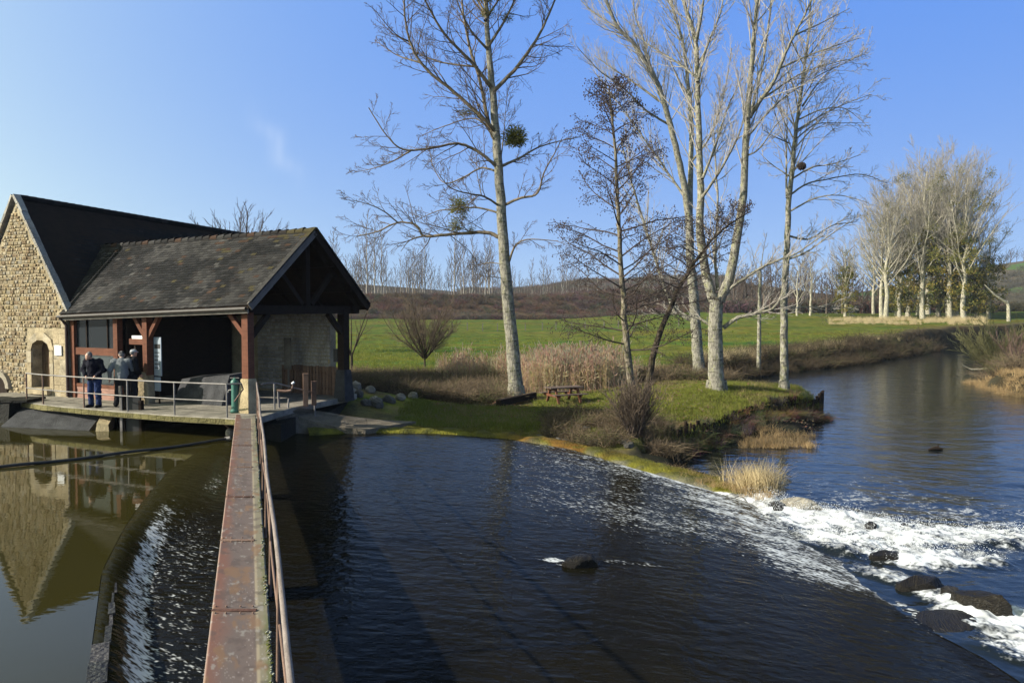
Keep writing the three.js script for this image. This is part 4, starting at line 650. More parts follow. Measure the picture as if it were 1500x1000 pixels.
// ---------------------------------------------------------------- people: distance fields meshed as one surface
function netMesh(f, lo, hi, cell) {                                // naive surface nets of f < 0
  const n = [0, 1, 2].map(k => Math.ceil((hi[k] - lo[k]) / cell) + 2), id = (x, y, z) => (z * n[1] + y) * n[0] + x, g = new Float32Array(n[0] * n[1] * n[2]);
  for (let z = 0; z < n[2]; z++) for (let y = 0; y < n[1]; y++) for (let x = 0; x < n[0]; x++) g[id(x, y, z)] = f(lo[0] + x * cell, lo[1] + y * cell, lo[2] + z * cell);
  const vid = new Int32Array(g.length).fill(-1), pos = [], idx = [];
  for (let z = 0; z < n[2] - 1; z++) for (let y = 0; y < n[1] - 1; y++) for (let x = 0; x < n[0] - 1; x++) {
    let c = 0, sx = 0, sy = 0, sz = 0;
    for (const [a, b] of netEdges) { const p = netC[a], q = netC[b], u = g[id(x + p[0], y + p[1], z + p[2])], v = g[id(x + q[0], y + q[1], z + q[2])]; if ((u < 0) !== (v < 0)) { const t = u / (u - v); c++; sx += lerp(p[0], q[0], t); sy += lerp(p[1], q[1], t); sz += lerp(p[2], q[2], t); } }
    if (c) { vid[id(x, y, z)] = pos.length / 3; pos.push(lo[0] + (x + sx / c) * cell, lo[1] + (y + sy / c) * cell, lo[2] + (z + sz / c) * cell); }
  }
  const quad = (a, b, c, d, flip) => { if (a < 0 || b < 0 || c < 0 || d < 0) return; flip ? idx.push(a, c, b, a, d, c) : idx.push(a, b, c, a, c, d); };
  for (let z = 1; z < n[2] - 1; z++) for (let y = 1; y < n[1] - 1; y++) for (let x = 1; x < n[0] - 1; x++) {
    const u = g[id(x, y, z)] < 0;
    if (u !== (g[id(x + 1, y, z)] < 0)) quad(vid[id(x, y - 1, z - 1)], vid[id(x, y, z - 1)], vid[id(x, y, z)], vid[id(x, y - 1, z)], !u);
    if (u !== (g[id(x, y + 1, z)] < 0)) quad(vid[id(x - 1, y, z - 1)], vid[id(x - 1, y, z)], vid[id(x, y, z)], vid[id(x, y, z - 1)], !u);
    if (u !== (g[id(x, y, z + 1)] < 0)) quad(vid[id(x - 1, y - 1, z)], vid[id(x, y - 1, z)], vid[id(x, y, z)], vid[id(x - 1, y, z)], !u);
  }
  const geo = new THREE.BufferGeometry(); geo.setAttribute('position', new THREE.Float32BufferAttribute(pos, 3)); geo.setIndex(idx); geo.computeVertexNormals();
  geo.setAttribute('uv', new THREE.Float32BufferAttribute(new Float32Array(pos.length / 3 * 2), 2)); return geo;
}
const netC = [0, 1, 2, 3, 4, 5, 6, 7].map(k => [k & 1, k >> 1 & 1, k >> 2 & 1]), netEdges = []; for (let a = 0; a < 8; a++) for (const k of [1, 2, 4]) if (!(a & k)) netEdges.push([a, a | k]);
const cap = (p, a, b, r0, r1) => { const ex = b[0] - a[0], ey = b[1] - a[1], ez = b[2] - a[2], t = clamp(((p[0] - a[0]) * ex + (p[1] - a[1]) * ey + (p[2] - a[2]) * ez) / (ex * ex + ey * ey + ez * ez + 1e-9)); return Math.hypot(p[0] - a[0] - ex * t, p[1] - a[1] - ey * t, p[2] - a[2] - ez * t) - lerp(r0, r1, t); };
const ell = (p, c, r) => { const x = (p[0] - c[0]) / r[0], y = (p[1] - c[1]) / r[1], z = (p[2] - c[2]) / r[2], k = Math.hypot(x, y, z); return (k - 1) * Math.min(...r); };
const smin = (a, b, k) => { const h = clamp(0.5 + 0.5 * (b - a) / k); return lerp(b, a, h) - k * h * (1 - h); };
function field(list, k) { return (x, y, z) => { const p = [x, y, z]; let d = 1e9; for (const e of list) d = smin(d, e.length === 4 ? cap(p, ...e) : ell(p, ...e), k); return d; }; }
// figure facing +z: pose gives joints; colours give materials
const skin = mat('skin', 0.52, 0.30, 0.21, { roughness: 0.55 });
function person(label, pos, turn, o) {
  const t = thing('person', label, 'person', pos, turn);
  const J = o.j, sh = o.shoulders ?? 0.2;
  // body: one continuous surface of legs, trunk, arms, neck
  const core = [[J.hipL, J.kneeL, 0.085, 0.058], [J.kneeL, J.ankL, 0.056, 0.04], [J.hipR, J.kneeR, 0.085, 0.058], [J.kneeR, J.ankR, 0.056, 0.04], [J.pelvis, J.chest, 0.135, 0.145], [J.chest, J.neck, 0.11, 0.055], [J.neck, J.head, 0.052, 0.05],
    [J.shL, J.elL, 0.055, 0.042], [J.elL, J.wrL, 0.04, 0.028], [J.shR, J.elR, 0.055, 0.042], [J.elR, J.wrR, 0.04, 0.028], [J.chest, J.shL, 0.09, 0.055], [J.chest, J.shR, 0.09, 0.055]];
  const fb = field(core, 0.03), all = Object.values(J), lo = [0, 1, 2].map(k => Math.min(...all.map(q => q[k])) - 0.2), hi = [0, 1, 2].map(k => Math.max(...all.map(q => q[k])) + 0.25);
  const body = netMesh(fb, lo, hi, 0.02);
  // head with brow, nose, mouth, ears; turned by o.face
  const H = J.head, fx = o.face ?? [0, 0, 1], side = [fx[2], 0, -fx[0]]; const off = (f, u, s) => [H[0] + fx[0] * f + side[0] * s, H[1] + u + fx[1] * f, H[2] + fx[2] * f + side[2] * s];
  const hd = [[H, [0.076, 0.105, 0.088]], [off(0.012, -0.05, 0), [0.058, 0.062, 0.07]], [off(0.088, -0.015, 0), off(0.078, 0.012, 0), 0.014, 0.008], [off(0.074, 0.032, -0.03), off(0.074, 0.032, 0.03), 0.012, 0.012], [off(0.075, -0.055, -0.02), off(0.075, -0.055, 0.02), 0.009, 0.009], [off(0.062, -0.088, 0), [0.025, 0.02, 0.02]], [off(0, -0.03, 0.078), off(-0.005, 0.02, 0.084), 0.016, 0.014], [off(0, -0.03, -0.078), off(-0.005, 0.02, -0.084), 0.016, 0.014]];
  const head = netMesh(field(hd, 0.014), H.map(v => v - 0.16), H.map(v => v + 0.16), 0.007);
  // hands: palm, four fingers of different length, a thumb from the palm's side
  const hands = [];
  for (const [wr, el, s] of [[J.wrL, J.elL, 1], [J.wrR, J.elR, -1]]) {
    const d = wr.map((v, k) => v - el[k]), l = Math.hypot(...d); d.forEach((v, k) => d[k] = v / l);
    const w = (o.handAcross ?? [0.1, 0, 1]).slice(), dt = w[0] * d[0] + w[1] * d[1] + w[2] * d[2]; w.forEach((v, k) => w[k] = v - dt * d[k]); const wl = Math.hypot(...w); w.forEach((v, k) => w[k] /= wl);
    const c = [d[1] * w[2] - d[2] * w[1], d[2] * w[0] - d[0] * w[2], d[0] * w[1] - d[1] * w[0]].map(v => v * -s);
    const at = (a, b, e = 0) => wr.map((v, k) => v + d[k] * a + w[k] * b + c[k] * e), L = [[at(0, 0), at(0.07, 0), 0.027, 0.03], [at(0.06, -0.022), at(0.06, 0.022), 0.02, 0.02]];
    [[-0.03, 0.06], [-0.01, 0.075], [0.01, 0.07], [0.03, 0.052]].forEach(([b, ln]) => { L.push([at(0.08, b), at(0.08 + ln * 0.55, b * 1.1, 0.006), 0.0095, 0.009]); L.push([at(0.08 + ln * 0.55, b * 1.1, 0.006), at(0.08 + ln, b * 1.1, 0.022), 0.009, 0.0075]); });
    L.push([at(0.03, 0.025 * s), at(0.065, 0.055 * s, 0.012), 0.012, 0.01], [at(0.065, 0.055 * s, 0.012), at(0.09, 0.058 * s, 0.022), 0.01, 0.008]);
    hands.push(netMesh(field(L, 0.006), wr.map(v => v - 0.19), wr.map(v => v + 0.19), 0.008));
  }
  const parts = [body, head, ...hands], pos2 = [], nor = [], ix = []; let b0 = 0; for (const q of parts) { pos2.push(...q.attributes.position.array); nor.push(...q.attributes.normal.array); for (const v of q.index.array) ix.push(v + b0); b0 += q.attributes.position.count; }
  const bg = new THREE.BufferGeometry(); bg.setAttribute('position', new THREE.Float32BufferAttribute(pos2, 3)); bg.setAttribute('normal', new THREE.Float32BufferAttribute(nor, 3)); bg.setAttribute('uv', new THREE.Float32BufferAttribute(new Float32Array(b0 * 2), 2)); bg.setIndex(ix);
  const bm = new THREE.Mesh(bg, skin); bm.name = 'body'; t.add(bm);
  const wrinkle = (x, y, z, a) => a * (vn(x * 22 + 3 * y, y * 16 + 20 * z, 6) - 0.5);
  const J2 = (a, b, f) => a.map((v, k) => lerp(v, b[k], f));
  const hlo = H.map(v => v - 0.17), hhi = H.map(v => v + 0.17);
  const add = (name, f, m, cell = 0.018) => { const hb = cell < 0.01; const g = new THREE.Mesh(netMesh(f, hb ? hlo : lo, hb ? hhi : hi, cell), m); g.name = name; t.add(g); };
  const jk = field([[J.pelvis, J.chest, 0.185, 0.185], [J.pelvis, J2(J.pelvis, J.hem, 1), 0.185, 0.19], [J.chest, J2(J.chest, J.neck, 0.75), 0.15, 0.09], [J.chest, J.shL, 0.13, 0.088], [J.chest, J.shR, 0.13, 0.088], [J.shL, J.elL, 0.09, 0.072], [J.elL, J2(J.elL, J.wrL, 0.93), 0.072, 0.053], [J.shR, J.elR, 0.09, 0.072], [J.elR, J2(J.elR, J.wrR, 0.93), 0.072, 0.053]], 0.05);
  add('jacket', (x, y, z) => Math.max(jk(x, y, z) + wrinkle(x, y, z, 0.03), J.hem[1] - y), o.jacket);
  const tr = field([[J.hipL, J.kneeL, 0.115, 0.088], [J.kneeL, J2(J.kneeL, J.ankL, 0.95), 0.085, 0.08], [J.hipR, J.kneeR, 0.115, 0.088], [J.kneeR, J2(J.kneeR, J.ankR, 0.95), 0.085, 0.08], [J.pelvis, J.pelvis.map((v, k) => v - (k === 1 ? 0.06 : 0)), 0.15, 0.15]], 0.035);
  add('trousers', (x, y, z) => tr(x, y, z) + wrinkle(x, y * 1.4, z, 0.024), o.trousers);
  const shoe = []; for (const a of [J.ankL, J.ankR]) { shoe.push([[a[0], 0.05, a[2] - 0.05], [a[0] + (a[0] > 0 ? 0.03 : -0.03), 0.04, a[2] + 0.17], 0.05, 0.042]); } const fs = field(shoe, 0.02); add('shoes', (x, y, z) => Math.max(fs(x, y, z), -y), o.shoes, 0.012);
  if (o.hair) { const hf = field([[off(-0.02, 0.022, 0), [0.084, 0.098, 0.092]]], 0.01); add('hair', (x, y, z) => { const f = (x - H[0]) * fx[0] + (z - H[2]) * fx[2], u = y - H[1]; return Math.max(hf(x, y, z) + wrinkle(x * 3, y * 3, z * 3, 0.012), f - 0.035 - u * 0.35 + (u > 0.06 ? -0.03 : 0), -u - 0.06); }, o.hair, 0.009); }
  if (o.cap) { const cf = field([[off(-0.006, 0.05, 0), [0.09, 0.07, 0.1]]], 0.01), bf = field([[off(0.07, 0.045, -0.035), off(0.12, 0.035, 0), 0.012, 0.01], [off(0.07, 0.045, 0.035), off(0.12, 0.035, 0), 0.012, 0.01], [off(0.06, 0.045, 0), off(0.13, 0.034, 0), 0.016, 0.012]], 0.02); add('cap', (x, y, z) => Math.min(Math.max(cf(x, y, z), H[1] + 0.03 - y), bf(x, y, z)), o.cap, 0.009); }
  return t;
}
const cloth = (name, r, g, b) => mat(name, r, g, b, { roughness: 0.95, bumpMap: nFine, bumpScale: 0.002 });
const jBase = { hipL: [0.1, 0.9, 0], kneeL: [0.12, 0.49, 0.03], ankL: [0.13, 0.09, 0], hipR: [-0.1, 0.9, 0], kneeR: [-0.12, 0.49, 0.03], ankR: [-0.13, 0.09, 0], pelvis: [0, 0.97, 0], chest: [0, 1.3, 0], neck: [0, 1.5, 0.03], head: [0, 1.62, 0.06], shL: [0.2, 1.42, 0], shR: [-0.2, 1.42, 0], elL: [0.3, 1.14, 0.0], wrL: [0.17, 0.97, 0.16], elR: [-0.3, 1.14, 0.0], wrR: [-0.17, 0.97, 0.16], hem: [0, 0.84, 0] };
{
  const p1 = P(139, 596, 22.75), p2 = P(179, 594, 22.9), p3 = P(194, 592, 23.25);
  person('grey-haired man in a navy jacket and blue jeans looking down over the railing', [p1.x, DECK, p1.z], -0.15, { j: { ...jBase, chest: [0, 1.29, 0.06], neck: [-0.01, 1.47, 0.13], head: [-0.03, 1.575, 0.2], elL: [0.33, 1.13, 0.02], elR: [-0.36, 1.15, 0.03], shL: [0.21, 1.40, 0.05], shR: [-0.21, 1.40, 0.05] }, face: [-0.5, -0.25, 0.83], jacket: cloth('navyCloth', 0.008, 0.008, 0.014), trousers: cloth('jeans', 0.02, 0.032, 0.085), shoes: cloth('shoeBlack', 0.012, 0.012, 0.012), hair: cloth('greyHair', 0.18, 0.17, 0.16) });
  person('man in grey jacket and dark cap seen from behind, one arm hanging', [p2.x, DECK, p2.z], Math.PI + 0.25, { j: { ...jBase, chest: [0.02, 1.28, 0.09], neck: [0.03, 1.46, 0.15], head: [0.04, 1.57, 0.2], shL: [0.22, 1.38, 0.06], shR: [-0.18, 1.38, 0.08], elR: [-0.27, 1.12, 0.2], wrR: [-0.15, 1.0, 0.36], elL: [0.34, 1.12, -0.02], wrL: [0.36, 0.86, 0.06], ankL: [0.16, 0.09, -0.08], ankR: [-0.14, 0.09, 0.12] }, face: [0.2, -0.2, 0.96], jacket: cloth('greyCloth', 0.15, 0.16, 0.165), trousers: cloth('darkTrousers', 0.014, 0.014, 0.016), shoes: M.shoeBlack, cap: cloth('darkCap', 0.03, 0.032, 0.04), hair: M.greyHair });
  person('man in black clothes and a pale cap half hidden beside the sandstone plinth', [p3.x, DECK, p3.z], Math.PI - 0.7, { j: { ...jBase }, face: [0, -0.1, 1], jacket: cloth('blackCloth', 0.012, 0.012, 0.014), trousers: M.darkTrousers, shoes: M.shoeBlack, cap: cloth('paleCap', 0.4, 0.42, 0.45), hair: M.greyHair });
}

// ---------------------------------------------------------------- trees
const dirRand = () => { const z = rr(-1, 1), a = rr(0, 6.283), s = Math.sqrt(1 - z * z); return V(s * Math.cos(a), z, s * Math.sin(a)); };
// o: { mbs: by level, kids: children per level, lr: length ratio, ang: [a, b], trop: upward pull by level, wob, rmin, sides }
function grow(p, dir, len, r, lvl, o) {
  const last = lvl >= o.max, n = last ? 2 : lvl < 2 ? 4 : 3, pts = [p.clone()], rad = [r]; const d = dir.clone(), q = p.clone();
  for (let k = 1; k <= n; k++) { d.addScaledVector(dirRand(), o.wob); d.y += o.trop[Math.min(lvl, o.trop.length - 1)] / n; d.normalize(); q.addScaledVector(d, len / n); pts.push(q.clone()); rad.push(Math.max(o.rmin * 0.6, r * (1 - 0.75 * k / n))); }
  o.mbs[Math.min(lvl, o.mbs.length - 1)].tube(pts, rad, last ? 3 : lvl < 1 ? 6 : 4, o.col);
  if (last) { if (o.tip) o.tip(q, d); return; }
  const kids = o.kids[Math.min(lvl, o.kids.length - 1)], cnt = Math.max(1, Math.round(kids * rr(0.7, 1.3)));
  for (let c = 0; c < cnt; c++) branchOff(pts, rad, (c + rr(0.15, 0.95)) / cnt * 0.82 + 0.16, len * o.lr * rr(0.6, 1.1), lvl + 1, o);
}
function branchOff(pts, rad, t, len, lvl, o) {
  const s = Math.min(0.999, t) * (pts.length - 1), i = Math.floor(s), f = s - i, b = pts[i].clone().lerp(pts[i + 1], f), tg = pts[i + 1].clone().sub(pts[i]).normalize(), r = lerp(rad[i], rad[i + 1], f);
  const w = dirRand(); w.addScaledVector(tg, -w.dot(tg)).normalize(); const a = rr(...o.ang);
  grow(b, tg.multiplyScalar(Math.cos(a)).addScaledVector(w, Math.sin(a)).normalize(), len * (1 - 0.45 * t), Math.max(o.rmin, Math.min(r * 0.5, 0.0075 * len + o.rmin)), lvl, o);
}
function limb(mb, pts, r0, r1, sides = 8) { // smooth a hand-laid limb, add it, give back what it was made of
  const c = new THREE.CatmullRomCurve3(pts), n = Math.max(6, pts.length * 4), q = c.getPoints(n), L = pts[0].distanceTo(pts[pts.length - 1]);
  for (let k = 1; k <= n; k++) q[k].addScaledVector(dirRand(), Math.min(0.02, 0.0022 * L));
  const rad = q.map((_, k) => lerp(r0, r1, Math.pow(k / n, 0.8))); mb.tube(q, rad, sides); return [q, rad, L];
}
// limbs given as [[photo x, photo y], ...] in a plane at depth d; dz is how far the limb's tip leans out of that plane
const limbPts = (xy, d, dz) => xy.map(([x, y], k) => P(x, y, d + dz * Math.pow(k / (xy.length - 1), 1)));
function feather(set, dens, lenK, o, from = 0.1) { for (const [q, rad, L] of set) { const n = Math.round(L * dens); for (let k = 0; k < n; k++) { const t = from + (1 - from) * (k + R()) / n; branchOff(q, rad, t, (0.3 * L * lenK + 0.45) * rr(0.6, 1.15), 0, o); } } }
const mistCols = [[0.13, 0.14, 0.025], [0.18, 0.175, 0.035], [0.09, 0.10, 0.02], [0.22, 0.185, 0.045]];
function mistletoe(parent, c, r, n) {
  const mb = new MB();
  for (let k = 0; k < n; k++) { const d = dirRand(); if (d.y < -0.6) d.y *= 0.6; const rr0 = r * (0.2 + 0.85 * Math.pow(R(), 0.75)) * (1 + 0.22 * Math.sin(d.x * 5) * Math.cos(d.z * 6)), p = c.clone().addScaledVector(d, rr0); const q = d.clone().addScaledVector(dirRand(), 0.7).normalize(), s = V(0, 0, 0).crossVectors(q, dirRand()).normalize(); mb.leaf(p, q, s, r * rr(0.22, 0.42), r * rr(0.06, 0.11), mistCols[Math.floor(R() * 4)]); if (k % 6 === 0) mb.tube([c.clone().addScaledVector(d, r * 0.05), p], [r * 0.02, r * 0.012], 3, [0.07, 0.07, 0.02]); }
  return mb.build('mistletoe', M.leafy, parent);
}
const centred = (t, p) => { t.position.copy(p); t.children.forEach(c => c.position.sub(p)); };

R = rngOf(501);
{ // --- the tall poplar hung with mistletoe
  const t = thing('poplar_tree', 'tall pale bare poplar hung with round mistletoe balls, standing alone left of the picnic table', 'tree');
  const D = 29, trunk = new MB(), limbs = new MB(), twigs = new MB(), set = [];
  const base = TG(757, 585); const k = D / -base.z; const foot = base.clone();
  const DT = -foot.z;
  const tp = [[757, 590], [755, 560], [750, 500], [741, 400], [734, 300], [727, 200], [721, 130], [715, 60], [711, 0], [706, -70], [700, -150]];
  const main = limb(trunk, limbPts(tp, DT, 0.3), 0.36, 0.03, 14); set.push([main[0].slice(30), main[1].slice(30), 8]);
  { const fl = new MB(); trunk.tube([P(757, 594, DT), P(757, 584, DT), P(755.5, 565, DT)], [0.56, 0.43, 0.34], 14); }
  const L = [[[722, 135], [760, 95], [790, 50], [812, 2], [822, -40], 0.095, 1.5], [[720, 128], [690, 90], [652, 50], [622, 0], [600, -50], 0.09, -2], [[726, 206], [717, 185], [706, 130], [686, 60], [676, 0], [672, -60], 0.11, 1], [[725, 192], [712, 177], [662, 132], [616, 92], [599, 55], [592, 10], [600, -40], 0.10, -1.5], [[602, 62], [580, 50], [545, 10], 0.04, -1], [[616, 92], [580, 80], [548, 58], 0.04, 1], [[700, 98], [650, 92], [620, 82], [600, 70], 0.045, 1.5], [[725, 190], [708, 180], [692, 173], [650, 185], [618, 198], 0.05, 1.6],
    [[729, 247], [719, 236], [690, 216], [668, 210], [630, 217], [592, 219], [570, 203], [540, 158], 0.085, -1], [[604, 219], [575, 236], [545, 247], [520, 252], 0.04, 1], [[735, 243], [760, 232], [790, 215], [850, 200], 0.07, 1.2], [[731, 252], [705, 246], [682, 258], [652, 268], [635, 245], [630, 222], 0.05, 2], [[739, 300], [762, 290], [786, 284], [797, 252], [812, 225], [823, 203], 0.065, -1.4], [[734, 303], [710, 288], [690, 284], [660, 275], [643, 255], 0.055, -2], [[734, 313], [700, 304], [670, 306], [640, 309], [612, 322], 0.05, 1.5],
    [[737, 351], [716, 341], [690, 341], [650, 344], [620, 345], [610, 330], [584, 326], [550, 340], [522, 346], 0.095, 0.5], [[622, 345], [600, 352], [587, 368], 0.04, 0.6], [[584, 327], [560, 308], [530, 296], [503, 292], 0.035, -0.8], [[744, 388], [755, 360], [770, 351], [818, 353], 0.06, -1], [[740, 387], [715, 385], [690, 391], 0.03, 1], [[742, 407], [715, 405], [702, 402], 0.025, -1], [[713, 72], [740, 28], [757, -10], [765, -50], 0.07, 1], [[714, 72], [690, 45], [672, 8], [660, -30], 0.06, -1.2], [[733, 238], [737, 205], [740, 170], [745, 125], 0.035, 1.5], [[728, 210], [700, 170], [682, 158], [665, 158], 0.03, -1.5], [[705, 285], [699, 255], [697, 230], 0.025, 1], [[660, 345], [690, 370], [702, 392], 0.02, 1.2], [[710, 30], [735, -10], [745, -60], 0.06, 2], [[711, 20], [690, -20], [680, -70], 0.06, 1]];
  for (const l of L) { const dz = l[l.length - 1], r = l[l.length - 2]; set.push(limb(limbs, limbPts(l.slice(0, -2), DT + 0.1, dz), r, r * 0.25, 7)); }
  const o = { mbs: [twigs], kids: [6.5, 4.2], lr: 0.52, ang: [0.45, 1.0], trop: [0.25, 0.2], wob: 0.2, rmin: 0.0085, max: 2 };
  feather(set, 3.0, 1.0, o, 0.12);
  trunk.build('trunk', M.bark, t); limbs.build('limbs', M.barkLimb || (M.barkLimb = mat('barkLimb', 0.26, 0.215, 0.165, { map: barkT })), t); twigs.build('crown', M.twigMid, t);
  for (const [x, y, r, n] of [[755, 202, 16, 1500], [682, 164, 9, 350], [672, 303, 14, 650], [668, 331, 12, 420], [689, 336, 8, 220], [743, 26, 9, 320], [713, 19, 10, 380], [713, -3, 10, 300], [714, 232, 5, 120], [678, 318, 8, 200]]) mistletoe(t, P(x, y, DT + (x > 740 ? 0.6 : 0.2)), r / FL * DT, n);
  centred(t, foot);
}
{ // --- the two big multi-stemmed poplars and their slim neighbours
  const fine = (twigs, a = {}) => ({ mbs: [twigs], kids: [6, 3.8], lr: 0.5, ang: [0.35, 0.8], trop: [0.55, 0.3], wob: 0.15, rmin: 0.0085, max: 2, ...a });
  const make = (name, label, bx, by, spec, dens, lenK, o, matLimb) => {
    const t = thing(name, label, 'tree'), trunk = new MB(), limbs = new MB(), twigs = new MB(), foot = TG(bx, by), D = -foot.z, set = [];
    for (const l of spec) { const big = l.big, q = limb(big ? trunk : limbs, limbPts(l.p, D, l.dz || 0), l.r * D * (big ? 0.88 : 0.62), (l.e ?? l.r * 0.2) * D * 0.8, big ? 12 : 7); if (!l.bare) set.push(l.from ? [q[0].slice(Math.floor(q[0].length * l.from)), q[1].slice(Math.floor(q[1].length * l.from)), q[2] * (1 - l.from)] : q); }
    const fp = spec[0].p[0]; trunk.tube([P(fp[0], fp[1] + 6, D), P(fp[0], fp[1] - 2, D), P(fp[0], fp[1] - 18, D)], [spec[0].r * D * 1.55, spec[0].r * D * 1.2, spec[0].r * D * 0.98], 14);
    feather(set, dens, lenK, { ...o, mbs: [twigs] }, 0.12);
    trunk.build('trunk', M.bark, t); limbs.build('limbs', matLimb || M.bark, t); twigs.build('crown', M.twigPale, t); centred(t, foot); t.userData.depth = D; return [t, D, foot];
  };
  const k = 1 / FL;
  const [tc, dc, fc] = make('poplar_tree', 'stoutest poplar on the mound, forking low into two upright pale stems', 1050, 569, [
    { p: [[1050, 574], [1049, 540], [1048, 480], [1050, 435]], r: 14.5 * k, e: 12 * k, big: 1, bare: 1 },
    { p: [[1046, 440], [1034, 400], [1026, 340], [1027, 280], [1024, 200], [1022, 133], [1018, 55], [1004, 8], [990, -50]], r: 9 * k, e: 2.5 * k, big: 1, dz: 1, from: 0.35 }, { p: [[1020, 60], [1028, 20], [1036, -40]], r: 5 * k, dz: -0.8 },
    { p: [[1054, 440], [1066, 415], [1080, 345], [1090, 280], [1093, 200], [1096, 165], [1103, 70], [1110, 0], [1116, -60]], r: 9.5 * k, e: 2.5 * k, big: 1, dz: -0.6, from: 0.35 },
    { p: [[1098, 172], [1112, 150], [1132, 122], [1150, 80], [1162, 55], [1180, 20], [1205, -40]], r: 6 * k, dz: -2 }, { p: [[1100, 165], [1117, 95], [1130, 10], [1135, -40]], r: 4.5 * k, dz: 2 },
    { p: [[1164, 52], [1200, 35], [1245, 12]], r: 2.6 * k, dz: 1 }, { p: [[1142, 100], [1200, 75], [1262, 55]], r: 2.6 * k, dz: -1.5 }, { p: [[1120, 142], [1180, 105], [1250, 85]], r: 2.8 * k, dz: 2 }, { p: [[1095, 200], [1140, 150], [1200, 110], [1265, 80]], r: 2.8 * k, dz: 2.5 },
    { p: [[1029, 262], [1048, 215], [1065, 160], [1090, 110]], r: 4 * k, dz: 2.5 }, { p: [[1028, 290], [1055, 250], [1085, 190], [1098, 120]], r: 4 * k, dz: -2.5 }, { p: [[1023, 115], [990, 90], [950, 65], [925, 45]], r: 3 * k, dz: 1.8 }, { p: [[1022, 120], [1035, 70], [1055, 20], [1062, -20]], r: 4 * k, dz: 1.6 },
    { p: [[1088, 230], [1110, 220], [1140, 180], [1170, 160]], r: 2.4 * k, dz: -2 }, { p: [[1060, 480], [1080, 466], [1108, 459], [1132, 452], [1146, 430], [1152, 395], [1160, 365]], r: 5.5 * k, dz: -0.8 }, { p: [[1043, 478], [1025, 467], [1000, 461], [965, 459], [935, 462]], r: 4 * k, dz: 0.8 }, { p: [[1056, 432], [1090, 408], [1130, 385], [1165, 372], [1205, 345]], r: 4.5 * k, dz: -2 }, { p: [[1052, 425], [1048, 380], [1052, 300], [1046, 200], [1048, 150]], r: 4.5 * k, dz: 2.2 }
  ], 3.1, 0.95, fine());
  make('poplar_tree', 'poplar behind the stout forked one, its stem leaning to a long left limb', 1025, 551, [
    { p: [[1025, 556], [1021, 500], [1016, 430], [1011, 370], [1010, 320]], r: 10.5 * k, e: 7 * k, big: 1, bare: 1 },
    { p: [[1010, 325], [1003, 275], [990, 215], [978, 168], [964, 125], [951, 100], [930, 65], [907, 42], [890, 5], [878, -40]], r: 6.5 * k, e: 2 * k, big: 1, dz: -1.2, from: 0.2 }, { p: [[978, 168], [968, 130], [953, 95], [942, 55], [930, 20], [926, -30]], r: 4.5 * k, dz: 1 },
    { p: [[1010, 320], [1012, 260], [1013, 180], [1008, 120], [1000, 60], [985, 10], [975, -40]], r: 5.5 * k, dz: 1.8, big: 1, e: 1.5 * k, from: 0.2 }, { p: [[907, 43], [885, 28], [860, 10], [840, -15]], r: 3 * k, dz: 1 }, { p: [[980, 182], [945, 160], [915, 130], [880, 105], [845, 68]], r: 3 * k, dz: -2 }, { p: [[966, 148], [925, 118], [890, 95], [870, 80]], r: 3 * k, dz: 2 }, { p: [[1004, 290], [980, 255], [945, 205], [905, 150], [870, 105]], r: 3.4 * k, dz: 2 },
    { p: [[990, 461], [978, 430], [960, 380], [945, 330], [925, 265], [910, 205]], r: 5.2 * k, dz: 1.5 }, { p: [[1018, 470], [1000, 462], [990, 450], [978, 430]], r: 6 * k, e: 5 * k, dz: 0.4, bare: 1 }, { p: [[1011, 240], [1040, 200], [1060, 140], [1072, 70]], r: 3 * k, dz: -2 }
  ], 3.1, 1.0, fine());
  make('slim_tree', 'slim bare tree at the water edge of the mound with side branches spreading right', 1150, 571, [
    { p: [[1149, 575], [1149, 520], [1149, 440], [1153, 370], [1155, 310], [1160, 255], [1165, 200], [1172, 150], [1180, 90], [1186, 30], [1190, -40]], r: 7.5 * k, e: 1.2 * k, big: 1, from: 0.4 },
    { p: [[1153, 290], [1152, 240], [1153, 190], [1154, 140]], r: 3 * k, dz: 1 }, { p: [[1158, 285], [1185, 268], [1215, 262], [1262, 255], [1300, 268]], r: 2.6 * k, dz: 1.2 }, { p: [[1160, 262], [1190, 245], [1220, 240], [1262, 226]], r: 2.4 * k, dz: -1 }, { p: [[1156, 310], [1195, 290], [1230, 286], [1270, 296]], r: 2.4 * k, dz: -1.8 }, { p: [[1164, 205], [1195, 182], [1225, 180], [1265, 180]], r: 2 * k, dz: 1 }, { p: [[1170, 175], [1205, 160], [1235, 158], [1265, 178]], r: 2 * k, dz: -1 }, { p: [[1176, 155], [1200, 120], [1225, 95]], r: 2.6 * k, dz: 1.6 }, { p: [[1168, 190], [1220, 160], [1275, 138]], r: 2.2 * k, dz: 2 }, { p: [[1154, 345], [1185, 350], [1220, 330], [1255, 325]], r: 3 * k, dz: 1.2 }, { p: [[1153, 380], [1180, 370], [1215, 345], [1245, 325]], r: 3 * k, dz: -1 }, { p: [[1160, 260], [1130, 240], [1112, 222]], r: 2 * k, dz: 1 }, { p: [[1158, 210], [1135, 200], [1118, 190]], r: 2 * k, dz: -1 },
    { p: [[1151, 452], [1190, 449], [1225, 450], [1255, 452]], r: 2 * k, dz: 0.5 }, { p: [[1182, 85], [1210, 50], [1228, 20]], r: 2 * k, dz: 1 }, { p: [[1181, 100], [1160, 60], [1150, 20]], r: 2 * k, dz: -1 }
  ], 3.0, 1.0, fine(null, { ang: [0.4, 0.9], trop: [0.25, 0.2] }));
